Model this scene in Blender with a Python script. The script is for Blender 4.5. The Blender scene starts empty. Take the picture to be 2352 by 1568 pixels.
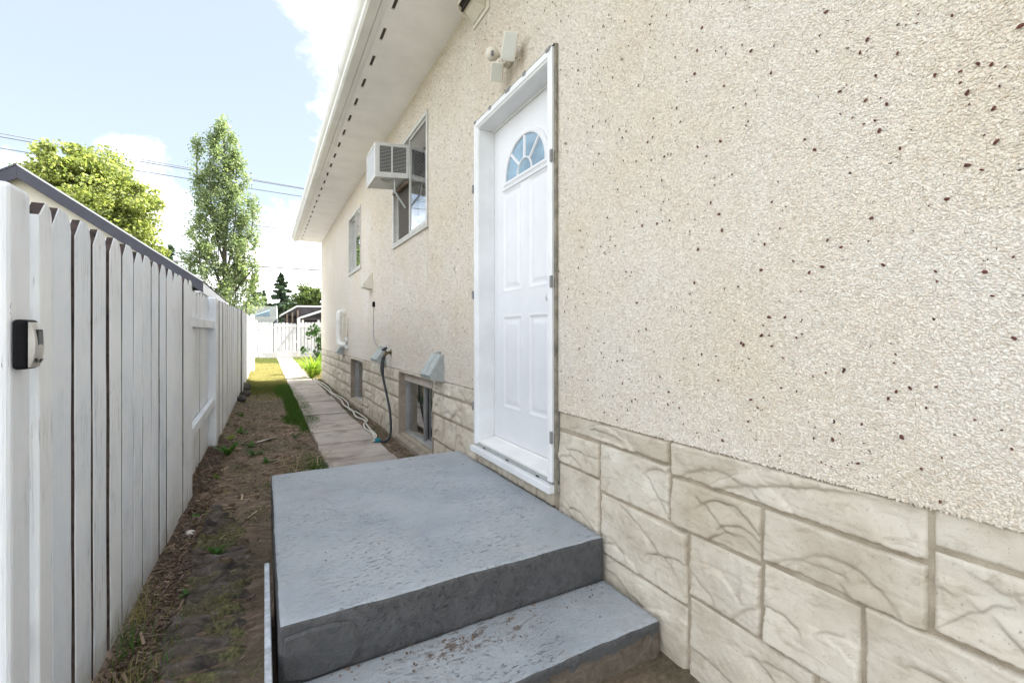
import bpy, bmesh, math, random
import numpy as np
from mathutils import Vector, Matrix

rng = np.random.default_rng(7)
random.seed(7)
SC = bpy.context.scene
COL = SC.collection

# ------------------------------------------------------------------ camera
cam = bpy.data.cameras.new('camera')
cam.sensor_width = 36.0
cam.lens = 15.78
cam.shift_y = -0.00765
cam.clip_start = 0.02
cam.clip_end = 3000
camo = bpy.data.objects.new('camera', cam)
COL.objects.link(camo)
camo.location = (0, 0, 0)                      # eye is 1.17 m above the side yard
camo.rotation_euler = (math.radians(90), 0, math.radians(-28.894))
SC.camera = camo
GZ = -1.17

# ------------------------------------------------------------------ light, sky, exposure
SUN_EL = math.radians(50)
sun_dir = Vector((0.975 * math.cos(SUN_EL), 0.05 * math.cos(SUN_EL), math.sin(SUN_EL))).normalized()
sun = bpy.data.lights.new('sun', 'SUN')
sun.energy = 3.8
sun.angle = math.radians(0.5)
sun.color = (1.0, 0.965, 0.90)
suno = bpy.data.objects.new('sun', sun)
COL.objects.link(suno)
suno.rotation_euler = sun_dir.to_track_quat('Z', 'Y').to_euler()
suno.location = (6, -4, 12)

vs = SC.view_settings
vs.view_transform = 'Standard'
vs.look = 'None'
vs.gamma = 1.0
vs.use_curve_mapping = False
vs.exposure = 2.48

world = bpy.data.worlds.new('World')
SC.world = world
world.use_nodes = True
wt = world.node_tree
wt.nodes.clear()


class NT:
    """small helper for node trees"""
    def __init__(s, tree):
        s.t = tree

    def n(s, kind, ins=None, **props):
        nd = s.t.nodes.new(kind)
        for k, v in props.items():
            setattr(nd, k, v)
        for k, v in (ins or {}).items():
            sock = nd.inputs[k]
            if hasattr(v, 'is_linked') or isinstance(v, bpy.types.NodeSocket):
                s.t.links.new(v, sock)
            else:
                sock.default_value = v
        return nd

    def math(s, op, a, b=0.0, c=None, clamp=False):
        nd = s.n('ShaderNodeMath', operation=op, use_clamp=clamp)
        for i, v in enumerate((a, b, c)):
            if v is None:
                continue
            if isinstance(v, bpy.types.NodeSocket):
                s.t.links.new(v, nd.inputs[i])
            else:
                nd.inputs[i].default_value = v
        return nd.outputs[0]

    def vmath(s, op, a, b=None, out=0):
        nd = s.n('ShaderNodeVectorMath', operation=op)
        for i, v in enumerate((a, b)):
            if v is None:
                continue
            if isinstance(v, bpy.types.NodeSocket):
                s.t.links.new(v, nd.inputs[i])
            else:
                nd.inputs[i].default_value = v
        return nd.outputs[out]

    def noise(s, vec, scale, detail=4.0, rough=0.55, dist=0.0, out=0):
        nd = s.n('ShaderNodeTexNoise', {'Scale': scale, 'Detail': detail, 'Roughness': rough, 'Distortion': dist})
        s.t.links.new(vec, nd.inputs['Vector'])
        return nd.outputs[out]

    def ramp(s, fac, stops, interp='LINEAR'):
        nd = s.n('ShaderNodeValToRGB')
        cr = nd.color_ramp
        cr.interpolation = interp
        while len(cr.elements) > 1:
            cr.elements.remove(cr.elements[-1])
        for i, (p, c) in enumerate(stops):
            e = cr.elements[0] if i == 0 else cr.elements.new(p)
            e.position = p
            if not isinstance(c, (tuple, list)):
                c = (c, c, c)
            e.color = (*c[:3], 1)
        s.t.links.new(fac, nd.inputs[0])
        return nd.outputs[0]

    def mix(s, fac, a, b, blend='MIX'):
        nd = s.n('ShaderNodeMix', data_type='RGBA', blend_type=blend)
        for idx, v in ((0, fac), (6, a), (7, b)):
            if isinstance(v, bpy.types.NodeSocket):
                s.t.links.new(v, nd.inputs[idx])
            elif idx == 0:
                nd.inputs[idx].default_value = v
            else:
                nd.inputs[idx].default_value = (*v[:3], 1)
        return nd.outputs[2]

    def link(s, a, b):
        s.t.links.new(a, b)


W = NT(wt)
wout = W.n('ShaderNodeOutputWorld')
sky = W.n('ShaderNodeTexSky', sky_type='NISHITA', sun_disc=False)
sky.sun_elevation = SUN_EL
sky.sun_rotation = math.atan2(sun_dir.x, sun_dir.y)
sky.air_density = 1.0
sky.dust_density = 0.6
sky.ozone_density = 1.2
bg_sky = W.n('ShaderNodeBackground', {'Color': sky.outputs[0], 'Strength': 0.054})
tc = W.n('ShaderNodeTexCoord')
dirv = tc.outputs['Generated']
sep = W.n('ShaderNodeSeparateXYZ', {0: dirv})
zz = W.math('MAXIMUM', sep.outputs[2], 0.0)
den = W.math('ADD', zz, 0.22)
pl = W.n('ShaderNodeCombineXYZ', {0: W.math('DIVIDE', sep.outputs[0], den), 1: W.math('DIVIDE', sep.outputs[1], den), 2: W.math('MULTIPLY', zz, 2.0)}).outputs[0]
big = W.noise(pl, 0.9, 2.0, 0.5)
fine = W.noise(pl, 3.2, 9.0, 0.62, 0.3)
dens = W.math('ADD', W.math('MULTIPLY', big, 0.55), W.math('MULTIPLY', fine, 0.86))


def blob(d, size, amt):
    v = Vector(d).normalized()
    dist = W.vmath('DISTANCE', dirv, (v.x, v.y, v.z), out=1)
    f = W.math('SUBTRACT', 1.0, W.math('DIVIDE', dist, size), clamp=True)
    return W.math('MULTIPLY', W.math('MULTIPLY', f, f), amt)


CLOUDS = []


def pix_dir(px, py):
    th = math.radians(28.894)
    S, C = math.sin(th), math.cos(th)
    u = px - 1176
    return (S * 1031 + C * u, C * 1031 - S * u, 766 - py)


# cloud masses seen over the lane and the blue between them, as sky directions
for (px, py, size, amt) in ((730, 20, 0.20, 0.25), (790, 50, .14, .2), (650, 0, .13, .12), (300, 330, 0.15, 0.36), (370, 380, .18, .30), (430, 450, .16, .22),
                            (60, 400, 0.26, 0.28), (640, 500, 0.22, 0.22), (200, 470, 0.25, 0.25), (660, 620, .22, .15),
                            (120, 100, 0.55, -0.66), (480, 230, 0.36, -0.68), (390, 60, .36, -.44), (560, 340, .20, -.42), (600, 400, .14, -.2), (40, 260, .22, -.24)):
    dens = W.math('ADD', dens, blob(pix_dir(px, py), size, amt))
wisp = W.noise(dirv, 13.0, 9.0, 0.66, 0.4)
dens = W.math('ADD', dens, W.math('MULTIPLY', W.math('SUBTRACT', wisp, 0.5), 0.62))
horiz = W.math('SUBTRACT', 1.0, W.math('DIVIDE', zz, 0.30), clamp=True)
dens = W.math('ADD', dens, W.math('SUBTRACT', W.math('MULTIPLY', horiz, 0.16), 0.01))  # thicker cloud all round, out of view too, added to light the shaded wall
cov = W.ramp(dens, ((0.46, 0.0), (0.60, 0.10), (0.76, 0.42), (1.02, 1.0)), 'EASE')
shade = W.noise(pl, 2.2, 6.0, 0.6)
ccol = W.ramp(shade, ((0.32, (0.27, 0.285, 0.305)), (0.50, (0.74, 0.75, 0.76)), (0.64, (1.0, 0.99, 0.975))))
bg_cl = W.n('ShaderNodeBackground', {'Color': ccol, 'Strength': 1.2})
# below the horizon and thin veil between the clouds
veil = W.n('ShaderNodeBackground', {'Color': (0.89, 0.945, 1.0, 1), 'Strength': 0.20})
m0 = W.n('ShaderNodeMixShader', {0: 0.58, 1: bg_sky.outputs[0], 2: veil.outputs[0]})
m1 = W.n('ShaderNodeMixShader', {0: cov, 1: m0.outputs[0], 2: bg_cl.outputs[0]})
W.link(m1.outputs[0], wout.inputs[0])

# ------------------------------------------------------------------ materials


def new_mat(name):
    m = bpy.data.materials.new(name)
    m.use_nodes = True
    m.node_tree.nodes.clear()
    T = NT(m.node_tree)
    out = T.n('ShaderNodeOutputMaterial')
    b = T.n('ShaderNodeBsdfPrincipled')
    T.link(b.outputs[0], out.inputs[0])
    pos = T.n('ShaderNodeNewGeometry').outputs['Position']
    return m, T, b, pos, out


def setc(T, b, v, name='Base Color'):
    if isinstance(v, bpy.types.NodeSocket):
        T.link(v, b.inputs[name])
    elif isinstance(v, (tuple, list)):
        b.inputs[name].default_value = (*v[:3], 1)
    else:
        b.inputs[name].default_value = v


def bump(T, b, h, strength=0.3, dist=0.01):
    nd = T.n('ShaderNodeBump', {'Strength': strength, 'Distance': dist, 'Height': h})
    T.link(nd.outputs[0], b.inputs['Normal'])


def plain(name, col, rough=0.6, metal=0.0, var=0.12, scale=8.0, bscale=60.0, bstr=0.15, spec=0.4):
    """a painted / metal / plastic surface with gentle wear and grime"""
    m, T, b, pos, _ = new_mat(name)
    n1 = T.noise(pos, scale, 5, 0.6)
    dark = tuple(c * (1 - var * 1.6) for c in col)
    lite = tuple(min(1, c * (1 + var * 0.6)) for c in col)
    setc(T, b, T.ramp(n1, ((0.3, dark), (0.65, lite))))
    n2 = T.noise(pos, bscale, 4, 0.6)
    T.link(T.ramp(n2, ((0.3, max(0, rough - .1)), (0.7, min(1, rough + .1)))), b.inputs['Roughness'])
    b.inputs['Metallic'].default_value = metal
    b.inputs['Specular IOR Level'].default_value = spec
    bump(T, b, n2, bstr, 0.004)
    return m


def scale_pos(T, pos, s):
    return T.vmath('MULTIPLY', pos, s)


# --- pebble dash (chips with a per chip colour, and the bed they sit in)
def m_chips():
    m, T, b, pos, _ = new_mat('pebble_chip')
    at = T.n('ShaderNodeAttribute', attribute_name='tint')
    n = T.noise(pos, 1.7, 4, 0.6)
    stain = T.ramp(n, ((0.38, (1.0, 0.99, 0.975)), (0.66, (0.97, 0.925, 0.85))))
    setc(T, b, T.mix(1.0, at.outputs['Color'], stain, 'MULTIPLY'))
    b.inputs['Roughness'].default_value = 0.8
    return m


def m_dash_bed():
    m, T, b, pos, _ = new_mat('pebble_dash')
    p = scale_pos(T, pos, (1.0, 1.0, 1.15))
    vo = T.n('ShaderNodeTexVoronoi', {'Vector': p, 'Scale': 125.0, 'Randomness': 1.0})
    v2 = T.n('ShaderNodeTexVoronoi', {'Vector': p, 'Scale': 125.0}, feature='DISTANCE_TO_EDGE')
    hs = T.n('ShaderNodeSeparateColor', {0: vo.outputs['Color']})
    tint = T.ramp(hs.outputs[0], ((0.0, (0.72, 0.655, 0.57)), (0.3, (0.83, 0.78, 0.71)), (0.7, (0.86, 0.825, 0.765)), (1.0, (0.79, 0.72, 0.63))))
    gap = T.ramp(v2.outputs['Distance'], ((0.0, 0.74), (0.12, 1.0)))
    c = T.mix(1.0, tint, gap, 'MULTIPLY')
    dk = T.ramp(hs.outputs[1], ((0.994, 0.0), (0.996, 1.0)), 'CONSTANT')
    c = T.mix(dk, c, (0.06, 0.035, 0.025))
    n = T.noise(pos, 1.7, 4, 0.6)
    stain = T.ramp(n, ((0.38, (1.0, 0.99, 0.975)), (0.66, (0.97, 0.925, 0.85))))
    setc(T, b, T.mix(1.0, c, stain, 'MULTIPLY'))
    b.inputs['Roughness'].default_value = 0.85
    h = T.math('ADD', T.ramp(v2.outputs['Distance'], ((0.0, 0.0), (0.3, 1.0)), 'EASE'), T.math('MULTIPLY', hs.outputs[2], 0.6))
    bump(T, b, h, 0.5, 0.004)
    return m


def m_bed_near():
    return plain('dash_mortar', (0.50, 0.44, 0.35), 0.9, var=0.2, scale=30, bscale=200, bstr=0.5)


def m_stone():
    m, T, b, pos, _ = new_mat('stamped_stone')
    at = T.n('ShaderNodeAttribute', attribute_name='dirt_shade')
    oi = T.n('ShaderNodeObjectInfo')
    n1 = T.noise(pos, 5.0, 6, 0.62)
    n2 = T.noise(pos, 45.0, 5, 0.65)
    c = T.ramp(n1, ((0.28, (0.48, 0.42, 0.335)), (0.5, (0.60, 0.55, 0.462)), (0.72, (0.67, 0.635, 0.56))))
    tint = T.ramp(oi.outputs['Random'], ((0.0, (0.88, 0.85, 0.80)), (0.5, (0.98, 0.97, 0.95)), (1.0, (1.04, 1.035, 1.02))))
    c = T.mix(1.0, c, tint, 'MULTIPLY')
    n4 = T.noise(scale_pos(T, pos, (1, 1, 2.2)), 11.0, 7, 0.7, 0.8)
    c = T.mix(T.ramp(n4, ((0.52, 0.0), (0.72, 0.65))), c, (0.33, 0.265, 0.19))
    pits = T.ramp(T.noise(pos, 130.0, 3, 0.7), ((0.27, 0.5), (0.38, 1.0)))
    c = T.mix(0.8, c, pits, 'MULTIPLY')
    c = T.mix(T.math('MULTIPLY', at.outputs['Fac'], 0.48, clamp=True), c, (0.15, 0.115, 0.08))
    setc(T, b, c)
    b.inputs['Roughness'].default_value = 0.82
    bump(T, b, T.math('ADD', n2, T.math('MULTIPLY', pits, 0.5)), 0.55, 0.006)
    return m


def m_mortar():
    m, T, b, pos, _ = new_mat('mortar')
    n1 = T.noise(pos, 12, 6, 0.65)
    n2 = T.noise(pos, 220, 3, 0.6)
    setc(T, b, T.ramp(n1, ((0.3, (0.30, 0.25, 0.185)), (0.7, (0.47, 0.41, 0.32)))))
    b.inputs['Roughness'].default_value = 0.95
    bump(T, b, n2, 0.7, 0.005)
    return m


def m_white_paint():
    m, T, b, pos, _ = new_mat('white_fence_paint')
    oi = T.n('ShaderNodeObjectInfo')
    st = T.noise(scale_pos(T, pos, (9, 9, 0.9)), 9.0, 6, 0.65)
    pa = T.noise(pos, 4.0, 4, 0.6)
    c = T.ramp(pa, ((0.30, (0.83, 0.875, 0.935)), (0.62, (0.92, 0.94, 0.97))))
    c = T.mix(0.32, c, T.ramp(st, ((0.30, (0.86, 0.875, 0.90)), (0.6, (1, 1, 1)))), 'MULTIPLY')
    tint = T.ramp(oi.outputs['Random'], ((0.0, (0.93, 0.945, 0.965)), (0.5, (0.98, 0.98, 0.98)), (1.0, (1.0, 0.99, 0.965))))
    c = T.mix(1.0, c, tint, 'MULTIPLY')
    # bare spots where the paint has flaked
    fl = T.noise(scale_pos(T, pos, (1, 1, 0.22)), 75.0, 5, 0.7)
    f2 = T.ramp(fl, ((0.70, 0.0), (0.715, 1.0)))
    c = T.mix(f2, c, (0.16, 0.145, 0.135))
    cr_ = T.noise(scale_pos(T, pos, (26, 26, 0.55)), 3.0, 3, 0.6)
    crk = T.math('MULTIPLY', T.ramp(cr_, ((0.488, 0.0), (0.497, 1.0), (0.503, 1.0), (0.512, 0.0))), T.ramp(T.noise(pos, 3.0, 3), ((0.50, 0.0), (0.60, 0.7))))
    c = T.mix(crk, c, (0.24, 0.225, 0.22))
    # rain splash mud low down
    sp = T.n('ShaderNodeSeparateXYZ', {0: pos})
    lo = T.math('SUBTRACT', T.math('MULTIPLY', T.math('SUBTRACT', -0.90, sp.outputs[2]), 5.5), T.math('MULTIPLY', T.noise(pos, 14, 4), 1.3), clamp=True)
    c = T.mix(T.math('MULTIPLY', lo, 0.75), c, (0.33, 0.27, 0.20))
    setc(T, b, c)
    b.inputs['Roughness'].default_value = 0.5
    bump(T, b, T.math('SUBTRACT', T.math('ADD', st, T.math('MULTIPLY', fl, 0.35)), crk), 0.6, 0.006)
    return m


def m_soil():
    m, T, b, pos, _ = new_mat('bare_soil')
    n1 = T.noise(pos, 1.6, 5, 0.6)
    n2 = T.noise(scale_pos(T, pos, (1.0, 2.2, 1.0)), 9.0, 8, 0.68, 0.6)
    n3 = T.noise(pos, 60.0, 5, 0.7)
    c = T.ramp(n2, ((0.28, (0.060, 0.040, 0.028)), (0.43, (0.155, 0.106, 0.074)), (0.56, (0.25, 0.178, 0.128)), (0.74, (0.37, 0.28, 0.205))))
    c = T.mix(T.ramp(n1, ((0.42, 0.0), (0.60, 0.75))), c, T.ramp(n3, ((0.35, (0.055, 0.048, 0.028)), (0.6, (0.13, 0.115, 0.065)))))
    c = T.mix(T.ramp(n3, ((0.55, 0.0), (0.72, 0.4))), c, (0.26, 0.21, 0.15))
    setc(T, b, c)
    b.inputs['Roughness'].default_value = 0.95
    bump(T, b, T.math('ADD', n2, T.math('MULTIPLY', n3, 0.5)), 0.9, 0.02)
    return m


def m_concrete(name, c1, c2, scale=3.0, bstr=0.4):
    m, T, b, pos, _ = new_mat(name)
    n1 = T.noise(pos, scale, 7, 0.66, 0.4)
    n2 = T.noise(pos, 90.0, 4, 0.7)
    oi = T.n('ShaderNodeObjectInfo')
    c = T.ramp(n1, ((0.3, c1), (0.66, c2)))
    c = T.mix(0.7, c, T.ramp(n2, ((0.3, 0.6), (0.6, 1.05))), 'MULTIPLY')
    c = T.mix(1.0, c, T.ramp(oi.outputs['Random'], ((0, 0.84), (1, 1.08))), 'MULTIPLY')
    dm = T.noise(pos, 2.3, 5, 0.6)
    c = T.mix(T.ramp(dm, ((0.56, 0.0), (0.70, 0.55))), c, (0.10, 0.08, 0.06))
    setc(T, b, c)
    b.inputs['Roughness'].default_value = 0.9
    bump(T, b, T.math('ADD', n2, n1), bstr, 0.006)
    return m


def m_step_paint():
    m, T, b, pos, _ = new_mat('grey_step_paint')
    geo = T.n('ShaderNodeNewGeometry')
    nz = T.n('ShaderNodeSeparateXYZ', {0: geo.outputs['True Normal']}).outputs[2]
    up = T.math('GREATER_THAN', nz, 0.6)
    n1 = T.noise(pos, 3.0, 6, 0.62)
    n2 = T.noise(scale_pos(T, pos, (1, 1.6, 1)), 22.0, 7, 0.7, 0.8)
    n3 = T.noise(pos, 120.0, 4, 0.65)
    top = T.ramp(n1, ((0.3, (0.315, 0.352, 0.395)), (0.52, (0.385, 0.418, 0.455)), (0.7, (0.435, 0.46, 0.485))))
    # scuffed, chalky paint and small chips on what gets walked on
    top = T.mix(T.ramp(n2, ((0.56, 0.0), (0.70, 0.55))), top, (0.29, 0.275, 0.26))
    top = T.mix(T.ramp(T.noise(scale_pos(T, pos, (1, 1.8, 1)), 6.0, 6, .7, .6), ((0.56, 0.0), (0.72, 0.30))), top, (0.36, 0.29, 0.24))
    chip = T.noise(scale_pos(T, pos, (1, 2.2, 1)), 38.0, 5, 0.75, 0.5)
    pg = T.ramp(T.noise(pos, 2.6, 3, .55), ((0.42, 0.0), (0.60, 1.0)))
    pit = T.math('MULTIPLY', T.ramp(chip, ((0.585, 0.0), (0.64, 0.75))), pg)
    top = T.mix(pit, top, (0.17, 0.165, 0.16))
    sp1 = T.noise(pos, 210.0, 2, .5)
    top = T.mix(T.ramp(sp1, ((0.70, 0.0), (0.73, 0.8))), top, (0.10, 0.09, 0.085))
    top = T.mix(T.ramp(sp1, ((0.22, 0.25), (0.26, 0.0))), top, (0.52, 0.54, 0.55))
    side = T.ramp(n2, ((0.3, (0.062, 0.064, 0.067)), (0.7, (0.115, 0.117, 0.12))))  # risers coloured darker, in place of less light reaching them
    # second tread: mud and crazed paint
    sp = T.n('ShaderNodeSeparateXYZ', {0: pos})
    low = T.math('LESS_THAN', sp.outputs[2], -0.95)
    vo = T.n('ShaderNodeTexVoronoi', {'Vector': T.vmath('ADD', pos, T.vmath('SCALE', T.noise(pos, 16, 3, out=1), None)), 'Scale': 26.0}, feature='DISTANCE_TO_EDGE')
    craze = T.math('MULTIPLY', T.ramp(vo.outputs['Distance'], ((0.0, 1.0), (0.045, 0.0))), T.ramp(T.noise(pos, 4.5, 3), ((0.48, 0.0), (0.58, 0.8))))
    top = T.mix(T.math('MULTIPLY', craze, low), top, (0.09, 0.085, 0.08))
    mn = T.noise(scale_pos(T, pos, (1.0, 1.5, 1)), 19.0, 8, 0.75, 0.3)
    dx_ = T.math('MULTIPLY', T.math('ADD', sp.outputs[0], -0.62), 2.6)
    dy_ = T.math('MULTIPLY', T.math('ADD', sp.outputs[1], -1.42), 9.0)
    near_ = T.math('SUBTRACT', 1.0, T.math('ADD', T.math('MULTIPLY', dx_, dx_), T.math('MULTIPLY', dy_, dy_)), clamp=True)
    mudf = T.math('ADD', T.math('MULTIPLY', mn, 0.92), T.math('MULTIPLY', near_, 0.15))
    mud = T.math('MULTIPLY', low, T.ramp(mudf, ((0.60, 0.0), (0.66, 0.95))))
    top = T.mix(mud, top, (0.15, 0.12, 0.095))
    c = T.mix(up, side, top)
    bare = T.math('LESS_THAN', T.math('ADD', sp.outputs[2], T.math('MULTIPLY', T.math('SUBTRACT', n2, 0.5), 0.12)), -1.085)
    c = T.mix(bare, c, T.ramp(n2, ((0.3, (0.10, 0.08, 0.06)), (0.7, (0.22, 0.185, 0.15)))))
    setc(T, b, c)
    b.inputs['Roughness'].default_value = 0.62
    b.inputs['Specular IOR Level'].default_value = 0.35
    h = T.math('ADD', T.math('ADD', n2, T.math('MULTIPLY', n3, 0.5)), T.math('MULTIPLY', pit, -1.1))
    bump(T, b, h, 0.8, 0.011)
    return m


def m_fabric():
    m, T, b, pos, _ = new_mat('muddy_fabric')
    n1 = T.noise(scale_pos(T, pos, (1, 2.4, 1)), 7.0, 8, 0.7, 0.7)
    n2 = T.noise(pos, 4.2, 5, 0.6)
    n3 = T.noise(pos, 75.0, 5, 0.7)
    c = T.ramp(n1, ((0.30, (0.016, 0.013, 0.012)), (0.44, (0.060, 0.048, 0.041)), (0.57, (0.145, 0.118, 0.10)), (0.72, (0.27, 0.245, 0.24))))
    c = T.mix(T.ramp(n2, ((0.48, 0.0), (0.60, 0.8))), c, T.ramp(n3, ((0.35, (0.045, 0.048, 0.014)), (0.62, (0.20, 0.19, 0.07)))))
    c = T.mix(0.6, c, T.ramp(n3, ((0.32, 0.45), (0.62, 1.15))), 'MULTIPLY')
    setc(T, b, c)
    b.inputs['Roughness'].default_value = 0.8
    bump(T, b, T.math('ADD', n1, T.math('MULTIPLY', n3, 0.5)), 0.9, 0.012)
    return m


def m_leaf(name, cols, trans=0.45):
    m, T, b, pos, out = new_mat(name)
    at = T.n('ShaderNodeAttribute', attribute_name='tint')
    sp = T.n('ShaderNodeSeparateColor', {0: at.outputs['Color']})
    n = len(cols)
    c = T.ramp(sp.outputs[0], tuple((i / max(1, n - 1), cols[i]) for i in range(n)))
    setc(T, b, c)
    b.inputs['Roughness'].default_value = 0.5
    b.inputs['Specular IOR Level'].default_value = 0.3
    tr = T.n('ShaderNodeBsdfTranslucent', {'Color': T.mix(1.0, c, (1.4, 1.45, 0.85), 'MULTIPLY')})
    mx = T.n('ShaderNodeMixShader', {0: trans, 1: b.outputs[0], 2: tr.outputs[0]})
    T.link(mx.outputs[0], out.inputs[0])
    return m


def m_glass(name, tint=(0.8, 0.85, 0.85), mirror=1.0):
    m, T, b, pos, out = new_mat(name)
    fr = T.n('ShaderNodeFresnel', {'IOR': 1.6})
    wob = T.n('ShaderNodeBump', {'Strength': 0.03, 'Distance': 0.01, 'Height': T.noise(pos, 2.5, 1)})
    gl = T.n('ShaderNodeBsdfGlossy', {'Color': (0.95, 0.97, 1, 1), 'Roughness': 0.01, 'Normal': wob.outputs[0]})
    tp = T.n('ShaderNodeBsdfTransparent', {'Color': (*tint, 1)})
    f = T.math('ADD', T.math('MULTIPLY', fr.outputs[0], mirror), 0.06, clamp=True)
    mx = T.n('ShaderNodeMixShader', {0: f, 1: tp.outputs[0], 2: gl.outputs[0]})
    T.link(mx.outputs[0], out.inputs[0])
    return m


M = {}
M['chip'] = m_chips()
M['dash'] = m_dash_bed()
M['bed'] = m_bed_near()
M['darkchip'] = plain('dark_pebble', (0.13, 0.045, 0.034), 0.7, var=0.4, scale=60)
M['stone'] = m_stone()
M['mortar'] = m_mortar()
M['fence'] = m_white_paint()
M['braced'] = plain('shade_grey_brace', (0.40, 0.41, 0.42), 0.7, var=0.1)  # greyed to stand for the brace's different shading
M['dimfence'] = plain('dimmed_white_paint', (0.60, 0.61, 0.62), 0.6, var=0.12, scale=5, bscale=40, bstr=0.3)  # white fence paint darkened so the open-sky light doesn't burn it out
M['rawwood'] = plain('bare_weathered_wood', (0.055, 0.038, 0.034), 0.9, var=0.5, scale=25, bstr=0.6)
M['soil'] = m_soil()
M['paver'] = m_concrete('concrete_paver', (0.40, 0.34, 0.295), (0.60, 0.535, 0.48))
M['conc'] = m_concrete('rough_concrete', (0.25, 0.21, 0.16), (0.42, 0.36, 0.29), 7.0, 0.7)
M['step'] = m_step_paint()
M['alu'] = plain('white_aluminium', (0.80, 0.80, 0.78), 0.42, var=0.05, scale=5, bstr=0.05)
M['soffit'] = plain('soffit_paint', (0.92, 0.91, 0.915), 0.6, var=0.05, scale=3, bstr=0.08)
M['door'] = plain('white_door_paint', (0.73, 0.74, 0.76), 0.38, var=0.03, scale=4, bstr=0.04)
M['trim'] = plain('white_trim_paint', (0.76, 0.77, 0.78), 0.45, var=0.05, scale=6, bstr=0.08)
M['dark'] = plain('dark_void', (0.035, 0.030, 0.026), 0.9)
M['screen'] = plain('insect_screen', (0.095, 0.08, 0.07), 0.9, var=0.3, scale=60)
M['clip'] = plain('grey_foam_clip', (0.25, 0.25, 0.25), 0.8, var=0.2, scale=60)
M['caulk'] = plain('dirty_caulk', (0.25, 0.23, 0.18), 0.9, var=0.3, scale=20, bstr=0.4)
M['galv'] = plain('weathered_grey_metal', (0.40, 0.43, 0.42), 0.5, 0.15, var=0.12, scale=14, bstr=0.1)
M['galvd'] = plain('dark_seam_metal', (0.13, 0.15, 0.16), 0.5, 0.1)  # darker grey metal for seams, slider and wire
M['glass'] = m_glass('window_glass', (.8, .85, .85), 1.9)
M['glassb'] = m_glass('basement_glass', (0.55, 0.70, 0.70), 2.2)  # tint carries the teal reflection of these panes
M['frost'] = plain('frosted_sky_glass', (0.27, 0.40, 0.50), 0.08, var=0.3, scale=4, bstr=0.02, spec=0.8)  # frosted panes; the sky's reflection is put into the blue base
M['frame'] = plain('aluminium_window_frame', (0.55, 0.54, 0.51), 0.4, 0.3, var=0.08, scale=10)
M['interior'] = plain('dim_interior', (0.20, 0.18, 0.16), 0.9)
M['bframe'] = plain('dull_window_metal', (0.36, 0.36, 0.35), 0.45, 0.3, var=0.1)
M['broom'] = plain('reflection_blue_room', (0.30, 0.43, 0.44), 0.9, var=0.2, scale=3)  # room colour stands in for the blue-green reflection in the panes
M['curtain'] = plain('beige_curtain', (0.50, 0.45, 0.38), 0.9, var=0.1)
M['curtain2'] = plain('grey_curtain', (0.45, 0.44, 0.46), 0.9, var=0.1)
M['acw'] = plain('ac_enamel', (0.66, 0.66, 0.64), 0.45, var=0.06, scale=12)
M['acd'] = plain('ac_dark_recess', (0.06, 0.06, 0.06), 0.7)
M['fin'] = plain('ac_fins', (0.52, 0.53, 0.54), 0.55, 0.2, var=0.12, scale=60)
M['ivory'] = plain('aged_ivory_plastic', (0.66, 0.62, 0.53), 0.45, var=0.07, scale=20)
M['lens'] = plain('lamp_lens', (0.47, 0.47, 0.42), 0.15, var=0.05, spec=0.7)
M['pvc'] = plain('white_pvc', (0.82, 0.81, 0.77), 0.4, var=0.06)
M['brass'] = plain('tarnished_brass', (0.22, 0.17, 0.10), 0.45, 0.7, var=0.3, scale=50)
M['rubber'] = plain('black_rubber', (0.035, 0.04, 0.045), 0.55, var=0.2)
M['hosew'] = plain('dirty_white_hose', (0.60, 0.57, 0.50), 0.55, var=0.15, scale=15)
M['teal'] = plain('teal_plastic', (0.02, 0.25, 0.30), 0.4)
M['black'] = plain('black_plastic', (0.006, 0.006, 0.008), 0.6, var=0.2, spec=0.12)
M['silver'] = plain('silver_cover', (0.55, 0.54, 0.52), 0.38, 0.35, var=0.06, scale=20)
M['ink'] = plain('black_print', (0.01, 0.01, 0.01), 0.6)
M['cream'] = plain('cream_garage_paint', (0.70, 0.66, 0.57), 0.8, var=0.08, scale=3, bscale=40, bstr=0.3)
M['fascia'] = plain('charcoal_fascia', (0.060, 0.060, 0.082), 0.5, var=0.1)
M['shingle'] = plain('asphalt_shingle', (0.085, 0.08, 0.078), 0.95, var=0.4, scale=20, bstr=0.6)
M['greyroof'] = plain('grey_green_roof', (0.075, 0.083, 0.078), 0.9, var=0.15, scale=2)
M['brown'] = plain('brown_siding', (0.065, 0.056, 0.06), 0.8, var=0.25, scale=3)
M['tan'] = plain('tan_boards', (0.20, 0.15, 0.115), 0.8, var=0.2)
M['bark'] = plain('bark', (0.11, 0.09, 0.07), 0.95, var=0.4, scale=20, bstr=0.8)
M['fabric'] = m_fabric()
M['wire'] = plain('power_cable', (0.20, 0.20, 0.22), 0.6)
M['steel'] = plain('weathered_aluminium_strip', (0.55, 0.58, 0.62), 0.4, 0.5, var=0.25, scale=30)
M['paper'] = plain('scrap_white', (0.62, 0.58, 0.53), 0.7, var=0.15, scale=40)
M['rock'] = plain('dark_rock', (0.10, 0.09, 0.08), 0.9, var=0.5, scale=14, bstr=0.7)
M['mulch'] = m_leaf('wood_mulch', ((0.05, 0.034, 0.025), (0.13, 0.088, 0.062), (0.27, 0.19, 0.135)), 0.0)
M['straw'] = m_leaf('dead_grass', ((0.18, 0.125, 0.08), (0.36, 0.275, 0.17), (0.55, 0.45, 0.30)), 0.1)
M['grass'] = m_leaf('lawn_grass', ((0.09, 0.12, 0.03), (0.22, 0.215, 0.075), (0.42, 0.36, 0.17)), 0.3)
M['lush'] = m_leaf('lush_grass', ((0.035, 0.085, 0.014), (0.065, 0.14, 0.024), (0.11, 0.19, 0.035)), 0.3)
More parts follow.
